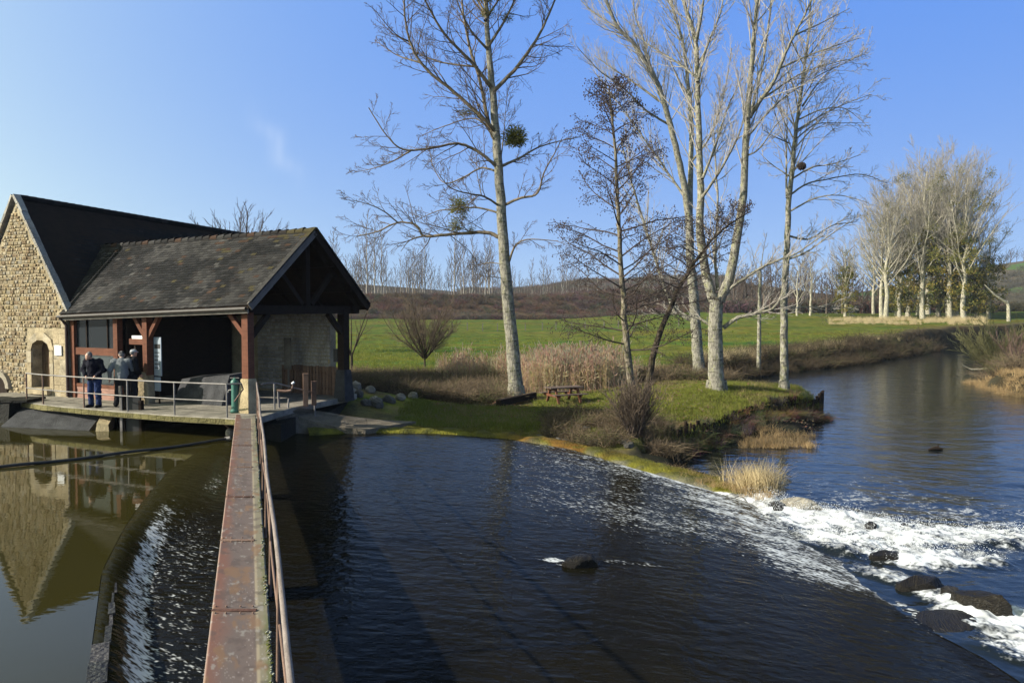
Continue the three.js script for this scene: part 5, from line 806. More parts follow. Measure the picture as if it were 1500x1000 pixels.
  { const n = thing('bird_nest', 'dark twig nest in the fork of the slim bare tree by the river', 'nest'); const c = P(1170, 244, 33); const nb = new MB(); for (let i = 0; i < 160; i++) { const d = dirRand(); nb.tube([c.clone().addScaledVector(d, 0.18).add(V(0.1, 0, 0.1)), c.clone().addScaledVector(dirRand(), 0.2).add(V(0.1, 0, 0.1))], [0.012, 0.008], 3); } nb.build('twigs', M.twigDark, n); centred(n, c); }
  make('slim_tree', 'thin pale pole-like young tree between the stout poplar and the slim one', 1112, 562, [{ p: [[1112, 566], [1112, 500], [1113, 440], [1114, 398]], r: 4 * k, e: 2.8 * k, big: 1, from: 0.6 }, { p: [[1114, 400], [1118, 370], [1124, 340]], r: 1.6 * k, dz: 0.5 }, { p: [[1113, 410], [1106, 385], [1100, 360]], r: 1.4 * k, dz: -0.4 }], 1.6, 0.8, fine());
}
{ // --- alders: conical, dark with old cones and catkins
  const alder = (label, bx, by, trunks, dens, coneN) => {
    const t = thing('alder_tree', label, 'tree'), trunk = new MB(), limbs = new MB(), twigs = new MB(), cones = new MB(), foot = TG(bx, by), D = Math.min(26, -foot.z);
    const oct = (p, r) => { const k = cones.size; for (const [x, y, z] of [[1, 0, 0], [-1, 0, 0], [0, 1.5, 0], [0, -1.5, 0], [0, 0, 1], [0, 0, -1]]) cones.v(p.x + x * r, p.y + y * r, p.z + z * r, x, y, z, 0, 0); for (const f of [[0, 2, 4], [4, 2, 1], [1, 2, 5], [5, 2, 0], [4, 3, 0], [1, 3, 4], [5, 3, 1], [0, 3, 5]]) cones.i.push(k + f[0], k + f[1], k + f[2]); };
    const o = { mbs: [limbs, twigs], kids: [11, 5], lr: 0.42, ang: [0.4, 0.9], trop: [0.05, -0.45, -0.5], wob: 0.22, rmin: 0.0075, max: 2, tip: (p, d) => { if (R() < coneN) for (let i = 0; i < 2; i++) oct(p.clone().addScaledVector(dirRand(), 0.12), rr(0.011, 0.023)); } };
    for (const T of trunks) {
      const [q, rad] = limb(trunk, limbPts(T.p, D, T.dz || 0), T.r / FL * D, 0.02, 10), N = q.length - 1;
      const n = T.n; for (let k = 0; k < n; k++) { const t = T.from + (1 - T.from) * (k + R() * 0.7) / n, s = t * N, i = Math.min(N - 1, Math.floor(s)), b = q[i].clone().lerp(q[i + 1], s - i), a = k * 2.4 + R(), tp = (t - T.from) / (1 - T.from); const len = T.len * (tp < 0.12 ? 0.7 : 1) * (1 - tp) ** 0.75 * rr(0.8, 1.15) + 0.35;
        grow(b, V(Math.cos(a), rr(0.15, 0.5) + tp * 0.5, Math.sin(a)).normalize(), len, 0.0085 * len + 0.008, 0, o); }
    }
    trunk.build('trunk', trunks[0].dark ? M.barkDark : M.alderBark || (M.alderBark = mat('alderBark', 0.25, 0.22, 0.185, { map: barkT, bumpMap: barkT, bumpScale: 0.03 })), t); limbs.build('limbs', M.twigDark, t); twigs.build('crown', M.twigDark, t); cones.build('cones_and_catkins', M.cone, t).userData.kind = 'stuff'; centred(t, foot); return D;
  };
  alder('dark conical alder full of small cones, rising from the scrub before the grass mound', 930, 636, [{ p: [[934, 645], [928, 590], [922, 540], [915, 470], [911, 400], [906, 320], [902, 240], [897, 170], [892, 125]], r: 7.5, n: 62, from: 0.30, len: 2.9 }], 2, 0.95);
  alder('dark trunk leaning right out of the same scrub, with a loose alder crown', 948, 628, [{ dark: 1, p: [[940, 630], [950, 560], [962, 500], [980, 455], [1003, 408], [1028, 370], [1060, 335], [1100, 310]], r: 6.5, n: 46, from: 0.45, len: 2.0, dz: 2 }], 2, 0.32);
}
// --- bushes and small bare trees made by one grower
function bush(name, label, cat, foot, h, n, o) {
  const t = thing(name, label, cat), st = new MB(), tw = new MB();
  const oo = { mbs: [st, tw], kids: [5, 3.5], lr: 0.55, ang: [0.25, 0.7], trop: [0.5, 0.3], wob: 0.15, rmin: 0.008, max: 2, ...o };
  for (let k = 0; k < n; k++) { const a = k * 2.4 + R(), s = o.spread ?? 0.5; grow(foot.clone().add(V(rr(-0.1, 0.1), o.lift ?? 0, rr(-0.1, 0.1))), V(Math.cos(a) * s * rr(0.15, 1.4), 1, Math.sin(a) * s * rr(0.15, 1.4)).normalize(), h * rr(0.6, 0.9), o.r0 ?? 0.04, 0, oo); }
  if (o.lift) st.tube([foot.clone().add(V(0, -0.1, 0)), foot.clone().add(V(0, o.lift, 0))], [o.r0 * 1.9, o.r0 * 1.4], 7);
  st.build('stems', o.m0 || M.barkDark, t); tw.build('twigs', o.m1 || M.twigMid, t); centred(t, foot); return t;
}
R = rngOf(521);
bush('pollard_bush', 'rounded bare bush at the near edge of the green field, left of the tall poplar', 'bush', TG(622, 538), 5.2, 30, { spread: 1.15, lift: 0.6, r0: 0.042, m0: M.barkDark, kids: [15, 8], lr: 0.46, rmin: 0.009, wob: 0.24, ang: [0.35, 0.9], m1: M.twigMid });
bush('young_tree', 'small bare young tree just right of the porch, with two crooked forks', 'tree', TG(515, 546), 4.2, 5, { spread: 0.65, lift: 1.1, r0: 0.055, m0: M.barkDark, kids: [7, 4] });
bush('root_shoots', 'dense thicket of thin shoots around the foot of the dark alder', 'thicket', TG(930, 640), 2.0, 170, { spread: 0.6, r0: 0.013, m0: M.twigDark, m1: M.twigMid, kids: [3, 2.5], wob: 0.22 });
{ const p = P(345, 372, 62); const b = bush('round_tree', 'dark bare round-crowned tree showing above the barn roof', 'tree', V(p.x, p.y - 4.6, p.z), 7.2, 13, { spread: 1.1, lift: 2.2, r0: 0.13, m0: M.twigDark, m1: M.twigDark, kids: [10, 6], rmin: 0.02 }); }
// --- far trees: a few kinds, each copied
function farTree(name, label, cat, group, o) {
  const t = thing(name, label, cat, [0, 0, 0], 0, group), tr = new MB(), tw = new MB();
  const H = o.h; const q = [], rad = []; for (let k = 0; k <= 10; k++) { q.push(V(rr(-1, 1) * 0.012 * H * (k > 0), H * (o.top ?? 0.92) * k / 10, rr(-1, 1) * 0.012 * H * (k > 0))); rad.push(lerp(o.r, o.r * 0.12, Math.pow(k / 10, 0.9))); }
  tr.tube(q, rad, 7);
  const oo = { mbs: [o.paleLimbs ? tr : tw, tw], kids: o.kids, lr: 0.5, ang: [0.3, 0.75], trop: [o.up ?? 0.5, 0.3], wob: 0.16, rmin: o.rmin, max: o.max ?? 2 };
  for (let k = 0; k < o.n; k++) { const tt = o.from + (0.97 - o.from) * (k + R()) / o.n, s = tt * 10, i = Math.min(9, Math.floor(s)), a = k * 2.4 + R(); const sl = o.slope ?? 0.7; grow(q[i].clone().lerp(q[i + 1], s - i), V(Math.cos(a), sl * rr(0.7, 1.6), Math.sin(a)).normalize(), o.len * H * (1 - 0.6 * (tt - o.from) / (1 - o.from)) * rr(0.75, 1.15), o.r * o.lrad * (1.1 - tt), 0, oo); }
  tr.build('trunk', o.m0, t); tw.build('crown', o.m1, t);
  for (const [n, f] of o.ivy ?? []) { const mb = new MB(); for (let q = 0; q < n; q++) { const y = H * lerp(0.07, f, R()), a = rr(0, 6.28), r = rr(0.2, 1.15) * (o.ivyR ?? 1.2) * Math.sin(0.5 + 2.4 * y / H / f * 0.9), c0 = V(Math.cos(a) * r, y, Math.sin(a) * r), br = rr(0.4, 1.0), tone = Math.floor(R() * 3); for (let k = 0; k < 34; k++) { const d = dirRand(), c = [[0.17, 0.16, 0.03], [0.08, 0.095, 0.02], [0.24, 0.18, 0.04]][R() < 0.7 ? tone : Math.floor(R() * 3)]; mb.leaf(c0.clone().addScaledVector(dirRand(), br * Math.cbrt(R())), d, V(0, 0, 0).crossVectors(d, dirRand()).normalize(), rr(0.25, 0.42), rr(0.2, 0.34), c); } } mb.build('ivy', M.leafy, t).userData.kind = 'stuff'; }
  for (let k = 0; k < (o.balls ?? 0); k++) { const tt = rr(0.32, 0.9), a = rr(0, 6.28), r = H * rr(0.05, 0.24); mistletoe(t, V(Math.cos(a) * r, H * tt, Math.sin(a) * r), rr(0.65, 1.3), 110); }
  return t;
}
R = rngOf(531);
const groundAt = (px, d) => { const r = ray(px, 470), x = r.x / -r.z * d; return [x, terr(x, d) - 0.05, -d]; };
const plant = (proto, list, group) => list.forEach(([px, d, s, label], i) => { const p = groundAt(px, d), a = rr(0, 6.28); if (!proto.userData.placed) { proto.userData.placed = 1; proto.position.set(...p); proto.rotation.y = a; proto.scale.setScalar(s); if (label) proto.userData.label = label; } else dup(proto, p, a, label, group, s); });
// the white-stemmed poplars right of the field
const wOpt = { r: 0.5, n: 34, from: 0.24, kids: [9, 5.5], len: 0.52, lrad: 0.34, rmin: 0.024, m0: M.whiteBark || (M.whiteBark = mat('whiteBark', 0.50, 0.475, 0.42, { map: barkT })), m1: M.twigFar || (M.twigFar = mat('twigFar', 0.25, 0.225, 0.19)), paleLimbs: true, slope: 0.95, up: 0.7 };
const wA = farTree('white_poplar', '', 'tree', null, { ...wOpt, h: 28, balls: 20, ivy: [[60, 0.55]], ivyR: 3.6 }), wB = farTree('white_poplar', '', 'tree', null, { ...wOpt, h: 25, balls: 7 }), wC = farTree('white_poplar', '', 'tree', null, { ...wOpt, h: 24, n: 20, balls: 12, ivy: [[120, 0.62]], ivyR: 3.4 });
plant(wA, [[1352, 132, 1.0, 'tallest white-stemmed poplar in the middle of the grove, with mistletoe in its crown'], [1412, 128, 0.93, 'white-stemmed poplar at the right end of the grove, crowded with mistletoe and ivy'], [1374, 138, 1.0, 'white-stemmed poplar just right of the tallest in the grove'], [1330, 140, 0.95, 'white-stemmed poplar just left of the tallest in the grove'], [1392, 131, 0.98, 'white-stemmed poplar between the tallest and the mistletoe-crowded right one']]);
plant(wB, [[1292, 135, 0.84, 'leftmost white poplar of the close pair left of the ivied grove'], [1298, 132, 0.9, 'right-hand white poplar of the close pair left of the ivied grove'], [1346, 146, 1.05, 'pale poplar standing behind the tallest one of the grove'], [1390, 143, 1.08, 'pale poplar standing behind the right half of the grove'], [1280, 150, 0.7, 'pale slender poplar farthest left behind the close pair'], [1314, 144, 0.98, 'pale poplar rising behind the short ivied one at the left of the grove'], [1360, 150, 1.0, 'hindmost pale poplar in the centre of the grove']]);
plant(wC, [[1318, 134, 0.78, 'short poplar wrapped in yellow-green ivy at the left of the grove'], [1400, 134, 0.95, 'ivy-covered poplar under the mistletoe at the right of the grove'], [1238, 140, 0.62, 'small ivied tree apart from the grove, before the dark wood'], [1430, 137, 0.6, 'low ivied tree at the right foot of the grove'], [1448, 131, 0.72, 'outermost ivied poplar at the right end of the grove']]);
// the mistletoe-laden tree crown leaning out at the grove's right end
// slender bare trees on the embankment and the wood behind the field
const sOpt = { r: 0.17, n: 22, from: 0.2, kids: [4, 3], len: 0.26, lrad: 0.4, rmin: 0.03, m0: M.twigFar, m1: M.twigFar2 || (M.twigFar2 = mat('twigFar2', 0.105, 0.08, 0.062)), slope: 1.2, up: 0.6 };
const sA = farTree('bare_tree', 'slender bare tree in the long row behind the brown embankment', 'tree', 'slender bare trees in the row behind the embankment', { ...sOpt, h: 14 }), sB = farTree('bare_tree', 'slender bare tree in the long row behind the brown embankment', 'tree', 'slender bare trees in the row behind the embankment', { ...sOpt, h: 12, n: 16, len: 0.32 }), sC = farTree('bare_tree', 'slender bare tree in the long row behind the brown embankment', 'tree', 'slender bare trees in the row behind the embankment', { ...sOpt, h: 16, n: 26, len: 0.2 });
const row = [[], [], []]; for (let px = 470; px < 850; px += rr(2.4, 5)) { const u = Math.floor(R() * 3), tall = px < 560 ? 1.25 : px < 740 ? 1.05 : 0.75; row[u].push([px, rr(200, 245), tall * rr(0.6, 1.2) * (0.55 + 0.9 * vn(px * 0.045, 3, 77))]); }
for (let px = 850; px < 1160; px += rr(9, 16)) row[Math.floor(R() * 2)].push([px, rr(208, 240), rr(0.5, 0.8)]);
[sA, sB, sC].forEach((t, i) => plant(t, row[i], 'slender bare trees in the row behind the embankment'));
// the dark bare wood between the slim tree and the grove
const dOpt = { r: 0.3, n: 22, from: 0.2, kids: [6, 4], len: 0.42, lrad: 0.4, rmin: 0.035, m0: M.twigFar2, m1: M.twigWood || (M.twigWood = mat('twigWood', 0.075, 0.056, 0.045)), slope: 0.8, up: 0.5 };
const wl = 'dark bare tree in the wood behind the field', wg = 'dark bare trees of the wood behind the field';
const dA = farTree('wood_tree', wl, 'tree', wg, { ...dOpt, h: 15 }), dB = farTree('wood_tree', wl, 'tree', wg, { ...dOpt, h: 12, n: 18 });
const wood = [[], []]; for (let px = 1075; px < 1445; px += rr(5, 10)) wood[Math.floor(R() * 2)].push([px, rr(152, 192), rr(0.7, 1.1) * (px > 1250 ? 0.7 : 0.9)]);
[dA, dB].forEach((t, i) => plant(t, wood[i], wg));
{ const wp = farTree('white_stem_tree', '', 'tree', null, { ...wOpt, r: 0.28, h: 13, n: 12 }); plant(wp, [[1168, 142, 0.85, 'short white-stemmed tree at the wood edge, left of a similar one'], [1187, 142, 0.95, 'short white-stemmed tree at the wood edge, right of a similar one']]); }
{ // trees on the far right hill's skyline
  const hl = 'tiny bare tree on the skyline of the far right hill', hg = 'trees on the skyline of the far hill'; const list = []; for (let px = 1452; px < 1530; px += rr(5, 11)) list.push([px, 520, rr(0.6, 1)]); const t = farTree('hill_tree', hl, 'tree', hg, { ...dOpt, h: 11, rmin: 0.08, n: 12, kids: [4, 3] }); plant(t, list, hg);
}
// ---------------------------------------------------------------- ground cover
function scatter(name, label, geo, m, list) {                       // list: [x, y, z, scale, turn, tone?]
  const o = new THREE.InstancedMesh(geo, m, list.length), mx = new THREE.Matrix4(), q = new THREE.Quaternion(), c = new THREE.Color();
  list.forEach((p, i) => { q.setFromAxisAngle(UPV, p[4]); mx.compose(V(p[0], p[1], p[2]), q, V(p[3], p[3] * (p[6] ?? 1), p[3])); o.setMatrixAt(i, mx); if (p[5]) o.setColorAt(i, c.setRGB(...p[5])); });
  o.name = numbered(name); scene.add(o); return tag(o, label, name.replace(/_/g, ' '), null, 'stuff');
}
R = rngOf(541);
const clump = (n, h, w, sp, lean, c0, c1) => { const mb = new MB(); for (let k = 0; k < n; k++) { const a = rr(0, 6.28), r = sp * Math.sqrt(R()), t = R(); mb.blade(Math.cos(a) * r, -0.02, Math.sin(a) * r, w * rr(0.7, 1.3), h * rr(0.5, 1.15), lean * h * rr(0.2, 1), rr(0, 6.28), c0.map((v, i) => lerp(v, c1[i], t)), c0.map((v, i) => lerp(v, c1[i], t) * 1.25)); } return mb.geo(); };
const gTurf = clump(16, 0.11, 0.012, 0.16, 0.8, [0.14, 0.165, 0.022], [0.24, 0.225, 0.05]), gDry = clump(44, 0.72, 0.011, 0.2, 1.25, [0.38, 0.30, 0.16], [0.55, 0.45, 0.26]), gDryLow = clump(30, 0.35, 0.012, 0.25, 1.3, [0.28, 0.18, 0.08], [0.42, 0.31, 0.16]);
const twigClump = (n, h, sp, r, col) => { const mb = new MB(); for (let k = 0; k < n; k++) { const a = rr(0, 6.28), b = V(rr(-sp, sp), 0, rr(-sp, sp)), d = V(Math.cos(a) * rr(0.1, 1), rr(0.5, 1.2), Math.sin(a) * rr(0.1, 1)).normalize(), l = h * rr(0.5, 1.1), m = b.clone().addScaledVector(d, l * 0.55), e = m.clone().addScaledVector(V(d.x * 1.5, d.y * rr(-0.2, 0.7), d.z * 1.5), l * 0.5); mb.tube([b, m, e], [r, r * 0.8, r * 0.4], 3); const s = dirRand(); s.y = Math.abs(s.y); mb.tube([m, m.clone().addScaledVector(s, l * 0.4)], [r * 0.6, r * 0.3], 3); } return mb.geo(); };
const gScrub = twigClump(34, 0.85, 0.35, 0.008), gScrubFar = twigClump(26, 1.6, 0.9, 0.028);
M.scrub = mat('scrub', 1, 1, 1, { side: D }); M.scrub.vertexColors = false;
{ // turf of the island
  const l = []; for (let k = 0; k < 60000 && l.length < 15000; k++) { const d = rr(23.5, 41), x = rr(-4, 15); if (sdPoly(upperPoly, x, d) < 0.35 || (x > 4 && d < 37 ? palSide(x, d) < -0.05 : sdPoly(riverPoly, x, d) < 0.4)) continue; const h = terr(x, d); if (h < -0.45 && palSide(x, d) > 0.3) continue; if (x < 8 && d > 33.5 + fbm(x, d, 2, 3)) continue; if (x < 1 && d > 29.5) continue; const n = fbm(x * 0.7, d * 0.7, 3, 62); if (n > 0.62 && R() < 0.7) continue; l.push([x, h, -d, rr(0.6, 1.25) * (n > 0.5 ? 1 : 1.2), rr(0, 6.28)]); }
  scatter('turf', 'short green winter turf covering the mound around the picnic table', gTurf, M.leafy, l);
}
{ // coarser tufts standing in the pasture's near half, fallen leaves on the mound
  const l = [], gT = clump(22, 0.24, 0.02, 0.3, 0.7, [0.10, 0.14, 0.015], [0.19, 0.19, 0.035]); for (let k = 0; k < 9000; k++) { const t = R(), d = 44 + 50 * t * t, x = rr(-0.36, 0.62) * d; if (sdPoly(riverPoly, x, d) < 3.5) continue; if (vn(x * 0.14, d * 0.2, 68) < 0.4 && R() < 0.75) continue; l.push([x, terr(x, d), -d, rr(0.5, 1.2), rr(0, 6.28)]); }
  scatter('pasture_tufts', 'tufts of longer grass across the near half of the green field', gT, M.leafy, l);
  const lf = new MB(); for (let k = 0; k < 9; k++) { const d = dirRand(); d.y *= 0.25; d.normalize(); lf.leaf(V(rr(-0.3, 0.3), 0.03, rr(-0.3, 0.3)), d, V(0, 0, 0).crossVectors(d, UPV).normalize(), 0.09, 0.06, [0.22, 0.13, 0.06].map(v => v * rr(0.6, 1.3))); }
  const gR = clump(26, 0.26, 0.013, 0.22, 1.0, [0.17, 0.15, 0.045], [0.32, 0.25, 0.11]), lr = []; for (let k = 0; k < 1500; k++) { const d = rr(24.5, 39), x = rr(-3, 14.5); if (fbm(x * 0.8 + 3, d * 0.8, 3, 70) < 0.5 || sdPoly(riverPoly, x, d) < 0.3 || sdPoly(upperPoly, x, d) < 0.6 || terr(x, d) < -0.5) continue; lr.push([x, terr(x, d), -d, rr(0.5, 1.1), rr(0, 6.28)]); } scatter('rough_grass', 'rough straw-tinged grass tufts between the short turf of the mound', gR, M.leafy, lr);
  const l2 = []; for (let k = 0; k < 1800; k++) { const d = rr(25, 38), x = rr(-3, 14), n = fbm(x * 0.6, d * 0.6, 3, 69); if (n < 0.48 || sdPoly(riverPoly, x, d) < 0.5 || sdPoly(upperPoly, x, d) < 0.5) continue; l2.push([x, terr(x, d) + 0.02, -d, rr(0.7, 1.3), rr(0, 6.28)]); } scatter('fallen_leaves', 'brown fallen leaves scattered over the mound', lf.geo(), M.leafy, l2);
}
{ // spray thrown up where the water breaks
  const l = [], g = new THREE.IcosahedronGeometry(1, 0); for (let k = 0; k < 60000 && l.length < 6000; k++) { const x = rr(5.8, 12.5), d = rr(13.9, 19), f = foamAt(x, d); if (R() > f * f) continue; const h = Math.pow(R(), 2.5) * 0.15 * f; l.push([x, RIVER + 0.05 + 0.2 * f * fbm(x * 1.7, d * 2.4, 3, 115) + h, -d, rr(0.003, 0.0075), rr(0, 6)]); }
  scatter('spray', 'white spray above the broken water at the foot of the weir', g, M.foamDrop || (M.foamDrop = mat('foamDrop', 0.7, 0.72, 0.74, { roughness: 0.4 })), l);
}
{ // reeds behind the picnic table
  const mb = new MB(); for (let k = 0; k < 14; k++) { const a = rr(0, 6.28), b = V(rr(-0.3, 0.3), -0.05, rr(-0.3, 0.3)), h = rr(1.2, 2.1), e = b.clone().add(V(Math.cos(a) * 0.22, h, Math.sin(a) * 0.22)); const c = [0.50, 0.395, 0.245].map(v => v * rr(0.75, 1.2)); mb.tube([b, b.clone().lerp(e, 0.5).add(V(0.02, 0.02, 0)), e], [0.009, 0.008, 0.006], 3, c); for (let q = 0; q < 3; q++) { const p = b.clone().lerp(e, rr(0.3, 0.9)), d = V(rr(-1, 1), rr(0.2, 1), rr(-1, 1)).normalize(); mb.leaf(p, d, V(0, 0, 0).crossVectors(d, dirRand()).normalize(), rr(0.3, 0.5), 0.025, c.map(v => v * 1.05)); } if (R() < 0.6) { const d = V(rr(-0.4, 0.4), 1, rr(-0.4, 0.4)).normalize(); mb.leaf(e, d, V(1, 0, 0), 0.28, 0.07, c.map(v => v * 0.8)); mb.leaf(e, d, V(0, 0, 1), 0.28, 0.07, c.map(v => v * 0.8)); } }
  const g = mb.geo(), l = []; const put = (px, d, s) => { const p = groundAt(px, d); l.push([p[0], p[1], p[2], s, rr(0, 6.28)]); };
  for (let k = 0; k < 520; k++) { const px = 838 + 62 * (R() + R() + R() - 1.5) * 1.1, d = rr(34.5, 41); put(px, d, (0.45 + 0.75 * fbm(px * 0.06, d * 0.7, 3, 6)) * rr(0.75, 1.15)); } for (let k = 0; k < 260; k++) { const px = rr(640, 790), d = rr(39, 43.5); put(px, d, (0.3 + 0.8 * fbm(px * 0.07, d, 3, 7)) * rr(0.6, 1.1)); } for (let k = 0; k < 60; k++) put(rr(880, 1010), rr(40, 44), rr(0.35, 0.7));
  scatter('reed_bed', 'tall straw-coloured reeds behind the picnic table and the tall poplar', g, M.leafy, l);
  const l2 = []; for (let k = 0; k < 1100; k++) { const t = R(), px = lerp(1065, 1420, t), d0 = lerp(50, 84, Math.pow(t, 1.5)); const p = groundAt(px, d0); const d = d0 + rr(-4, 5); const x = p[0] + rr(-2, 2), a = sdPoly(riverPoly, x, d); if (a < 1.6 || a > 5.5) continue; l2.push([x, terr(x, d), -d, rr(0.6, 1.2) * (1.2 - 0.4 * t), rr(0, 6.28), null, 1.2]); }
  scatter('dry_bank_grass', 'pale dry grass along the top of the far river bank', gDry, M.leafy, l2);
  const l3 = []; for (let k = 0; k < 900; k++) { const px = rr(1215, 1445), d = rr(108, 130), p = groundAt(px, d); if (fbm(px * 0.04, d * 0.12, 3, 8) < 0.45) continue; l3.push([p[0], p[1], p[2], rr(0.5, 1.5), rr(0, 6.28), null, rr(0.6, 1)]); } scatter('dry_grass_strip', 'band of straw-coloured grass at the foot of the white-stemmed grove', gDry, M.leafy, l3);
}
{ // brambles and scrub, real brown twigs
  const tone = () => { const k = rr(0.7, 1.3), q = R(); return (q < 0.6 ? [0.10, 0.075, 0.05] : q < 0.85 ? [0.16, 0.12, 0.075] : [0.075, 0.08, 0.03]).map(v => v * k); };
  let l = []; for (let k = 0; k < 900; k++) { const px = rr(500, 745), d = rr(30.5, 43); const p = groundAt(px, d); l.push([p[0], p[1], p[2], rr(0.7, 1.35), rr(0, 6.28), tone()]); } scatter('bramble_scrub', 'dark brambles filling the hollow between the porch and the tall poplar', gScrub, M.scrub, l);
  l = []; for (let k = 0; k < 520; k++) { const px = rr(850, 1075), d = rr(39, 46); const p = groundAt(px, d); if (sdPoly(riverPoly, p[0], d) < 0.3) continue; l.push([p[0], p[1], p[2], rr(0.8, 1.6), rr(0, 6.28), tone()]); } scatter('bramble_scrub', 'brown scrub behind the mound, right of the reeds', gScrub, M.scrub, l);
  l = []; for (let k = 0; k < 420; k++) { const d = rr(23, 26.8), x = rr(1.2, 5.4); if (sdPoly(upperPoly, x, d) < 0.5 || sdPoly(riverPoly, x, d) < -0.1) continue; if (R() > fbm(x, d, 2, 4) * 1.5) continue; l.push([x, terr(x, d), -d, rr(0.4, 0.95), rr(0, 6.28), tone()]); } scatter('bank_scrub', 'low dark scrub on the shaded bank just behind the mossy sill', gScrub, M.scrub, l);
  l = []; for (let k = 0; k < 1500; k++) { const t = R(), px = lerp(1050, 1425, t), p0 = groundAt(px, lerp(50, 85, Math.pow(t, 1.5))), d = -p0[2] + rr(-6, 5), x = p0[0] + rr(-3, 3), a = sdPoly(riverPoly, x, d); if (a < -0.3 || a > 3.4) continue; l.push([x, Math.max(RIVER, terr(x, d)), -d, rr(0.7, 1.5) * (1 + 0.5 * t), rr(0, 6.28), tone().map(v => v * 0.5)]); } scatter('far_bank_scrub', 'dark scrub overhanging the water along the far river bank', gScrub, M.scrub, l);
  l = []; for (let k = 0; k < 2600; k++) { const px = rr(440, 1235), d = rr(180, 204); const p = groundAt(px, d); l.push([p[0], p[1], p[2], rr(0.6, 1.3) * (fbm(p[0] * 0.06, d * 0.1, 2, 3) + 0.5), rr(0, 6.28), (R() < 0.6 ? [0.10, 0.068, 0.052] : [0.075, 0.06, 0.045]).map(v => v * rr(0.7, 1.3))]); } scatter('embankment_scrub', 'brown leafless scrub covering the long embankment behind the field', gScrubFar, M.scrub, l);
  l = []; for (let k = 0; k < 2600; k++) { const x = rr(-30, 130), d = rr(300, 470); l.push([x, terr(x, d), -d, rr(2.2, 4), rr(0, 6.28), [0.095, 0.075, 0.062].map(v => v * rr(0.7, 1.3))]); } for (let k = 0; k < 700; k++) { const p = groundAt(rr(1050, 1450), rr(160, 200)); l.push([p[0], p[1], p[2], rr(1.6, 3), rr(0, 6.28), [0.085, 0.068, 0.05].map(v => v * rr(0.6, 1.2))]); }
  scatter('hill_wood', 'far leafless wood covering the low hill behind the alder', gScrubFar, M.scrub, l);
  l = []; for (let k = 0; k < 500; k++) { const p = groundAt(rr(1440, 1560), rr(330, 480)); if (vn(p[0] * 0.05, p[2] * 0.04, 67) > 0.5 || k % 3 === 0) l.push([p[0], p[1], p[2], rr(1.5, 3), rr(0, 6.28), [0.07, 0.06, 0.04]]); } for (let k = 0; k < 240; k++) { const p = groundAt(rr(1430, 1560), rr(180, 200)); l.push([p[0], p[1], p[2], rr(1.2, 2.2), rr(0, 6.28), [0.055, 0.05, 0.03]]); } scatter('hedgerow', 'dark hedges crossing the far right hillside', gScrubFar, M.scrub, l);
  // right bank
  l = []; for (let k = 0; k < 150; k++) { const d = rr(46.5, 62), x = lerp(30, 39, (d - 46.5) / 15) + rr(0, 4); l.push([x, terr(x, d), -d, rr(0.9, 2.0), rr(0, 6.28), tone()]); } scatter('bank_bush', 'brown leafless bushes on the right bank of the river', gScrub, M.scrub, l);
  l = []; for (let k = 0; k < 480; k++) { const d = rr(41, 50), x = lerp(28.4, 31, (d - 42) / 8) + rr(-0.9, 4); l.push([x, Math.max(RIVER - 0.05, terr(x, d)), -d, rr(0.6, 1.2), rr(0, 6.28)]); } scatter('right_bank_grass', 'dry russet grass hanging over the right bank at the frame edge', gDryLow, M.leafy, l);
}
R = rngOf(551);
{ bush('willow_bush', 'olive-green twiggy willow bush leaning over the river from the right bank', 'bush', V(...groundAt(1466, 60)), 5.0, 75, { spread: 1.25, r0: 0.03, kids: [6, 5], m0: M.willow || (M.willow = mat('willow', 0.14, 0.13, 0.06)), m1: M.willow, rmin: 0.016 });
  bush('thorn_bush', 'purplish-brown thorn bush at the right edge of the photograph above the dry grass', 'bush', V(...groundAt(1496, 49)), 2.9, 18, { spread: 0.9, r0: 0.03, kids: [6, 5], m0: M.twigDark, m1: M.thorn || (M.thorn = mat('thorn', 0.13, 0.085, 0.07)), rmin: 0.013 });
  const a = G(1422, 543, RIVER), t = thing('fallen_branch', 'pale fallen branch lying in the water off the right bank', 'branch', a.toArray()); new MB().capped([V(-0.6, 0.45, 0), V(0, 0.1, 0.1), V(1.2, 0.12, 0), V(2.6, 0.28, -0.2), V(3.8, 0.6, -0.4)], [0.03, 0.08, 0.09, 0.08, 0.05], 6).capped([V(1.2, 0.12, 0), V(1.8, 0.6, 0.3), V(2.1, 1.0, 0.3)], [0.05, 0.03, 0.02], 5).capped([V(2.4, 0.2, 0), V(3.2, 0.9, 0.1)], [0.04, 0.02], 5).build('bough', M.whiteBark, t);
  const f = groundAt(1470, 118), ft = thing('dead_tree', 'white broken tree trunk at the right foot of the grove', 'dead tree', f); new MB().capped([V(0.9, 0, 0), V(0.8, 2.4, 0), V(0.5, 3.2, 0)], [0.3, 0.26, 0.2], 7).capped([V(0.6, 2.9, 0), V(-1.6, 4.2, 0.3), V(-3.2, 5.8, 0.2)], [0.22, 0.16, 0.06], 7).build('trunk', M.whiteBark, ft);
}
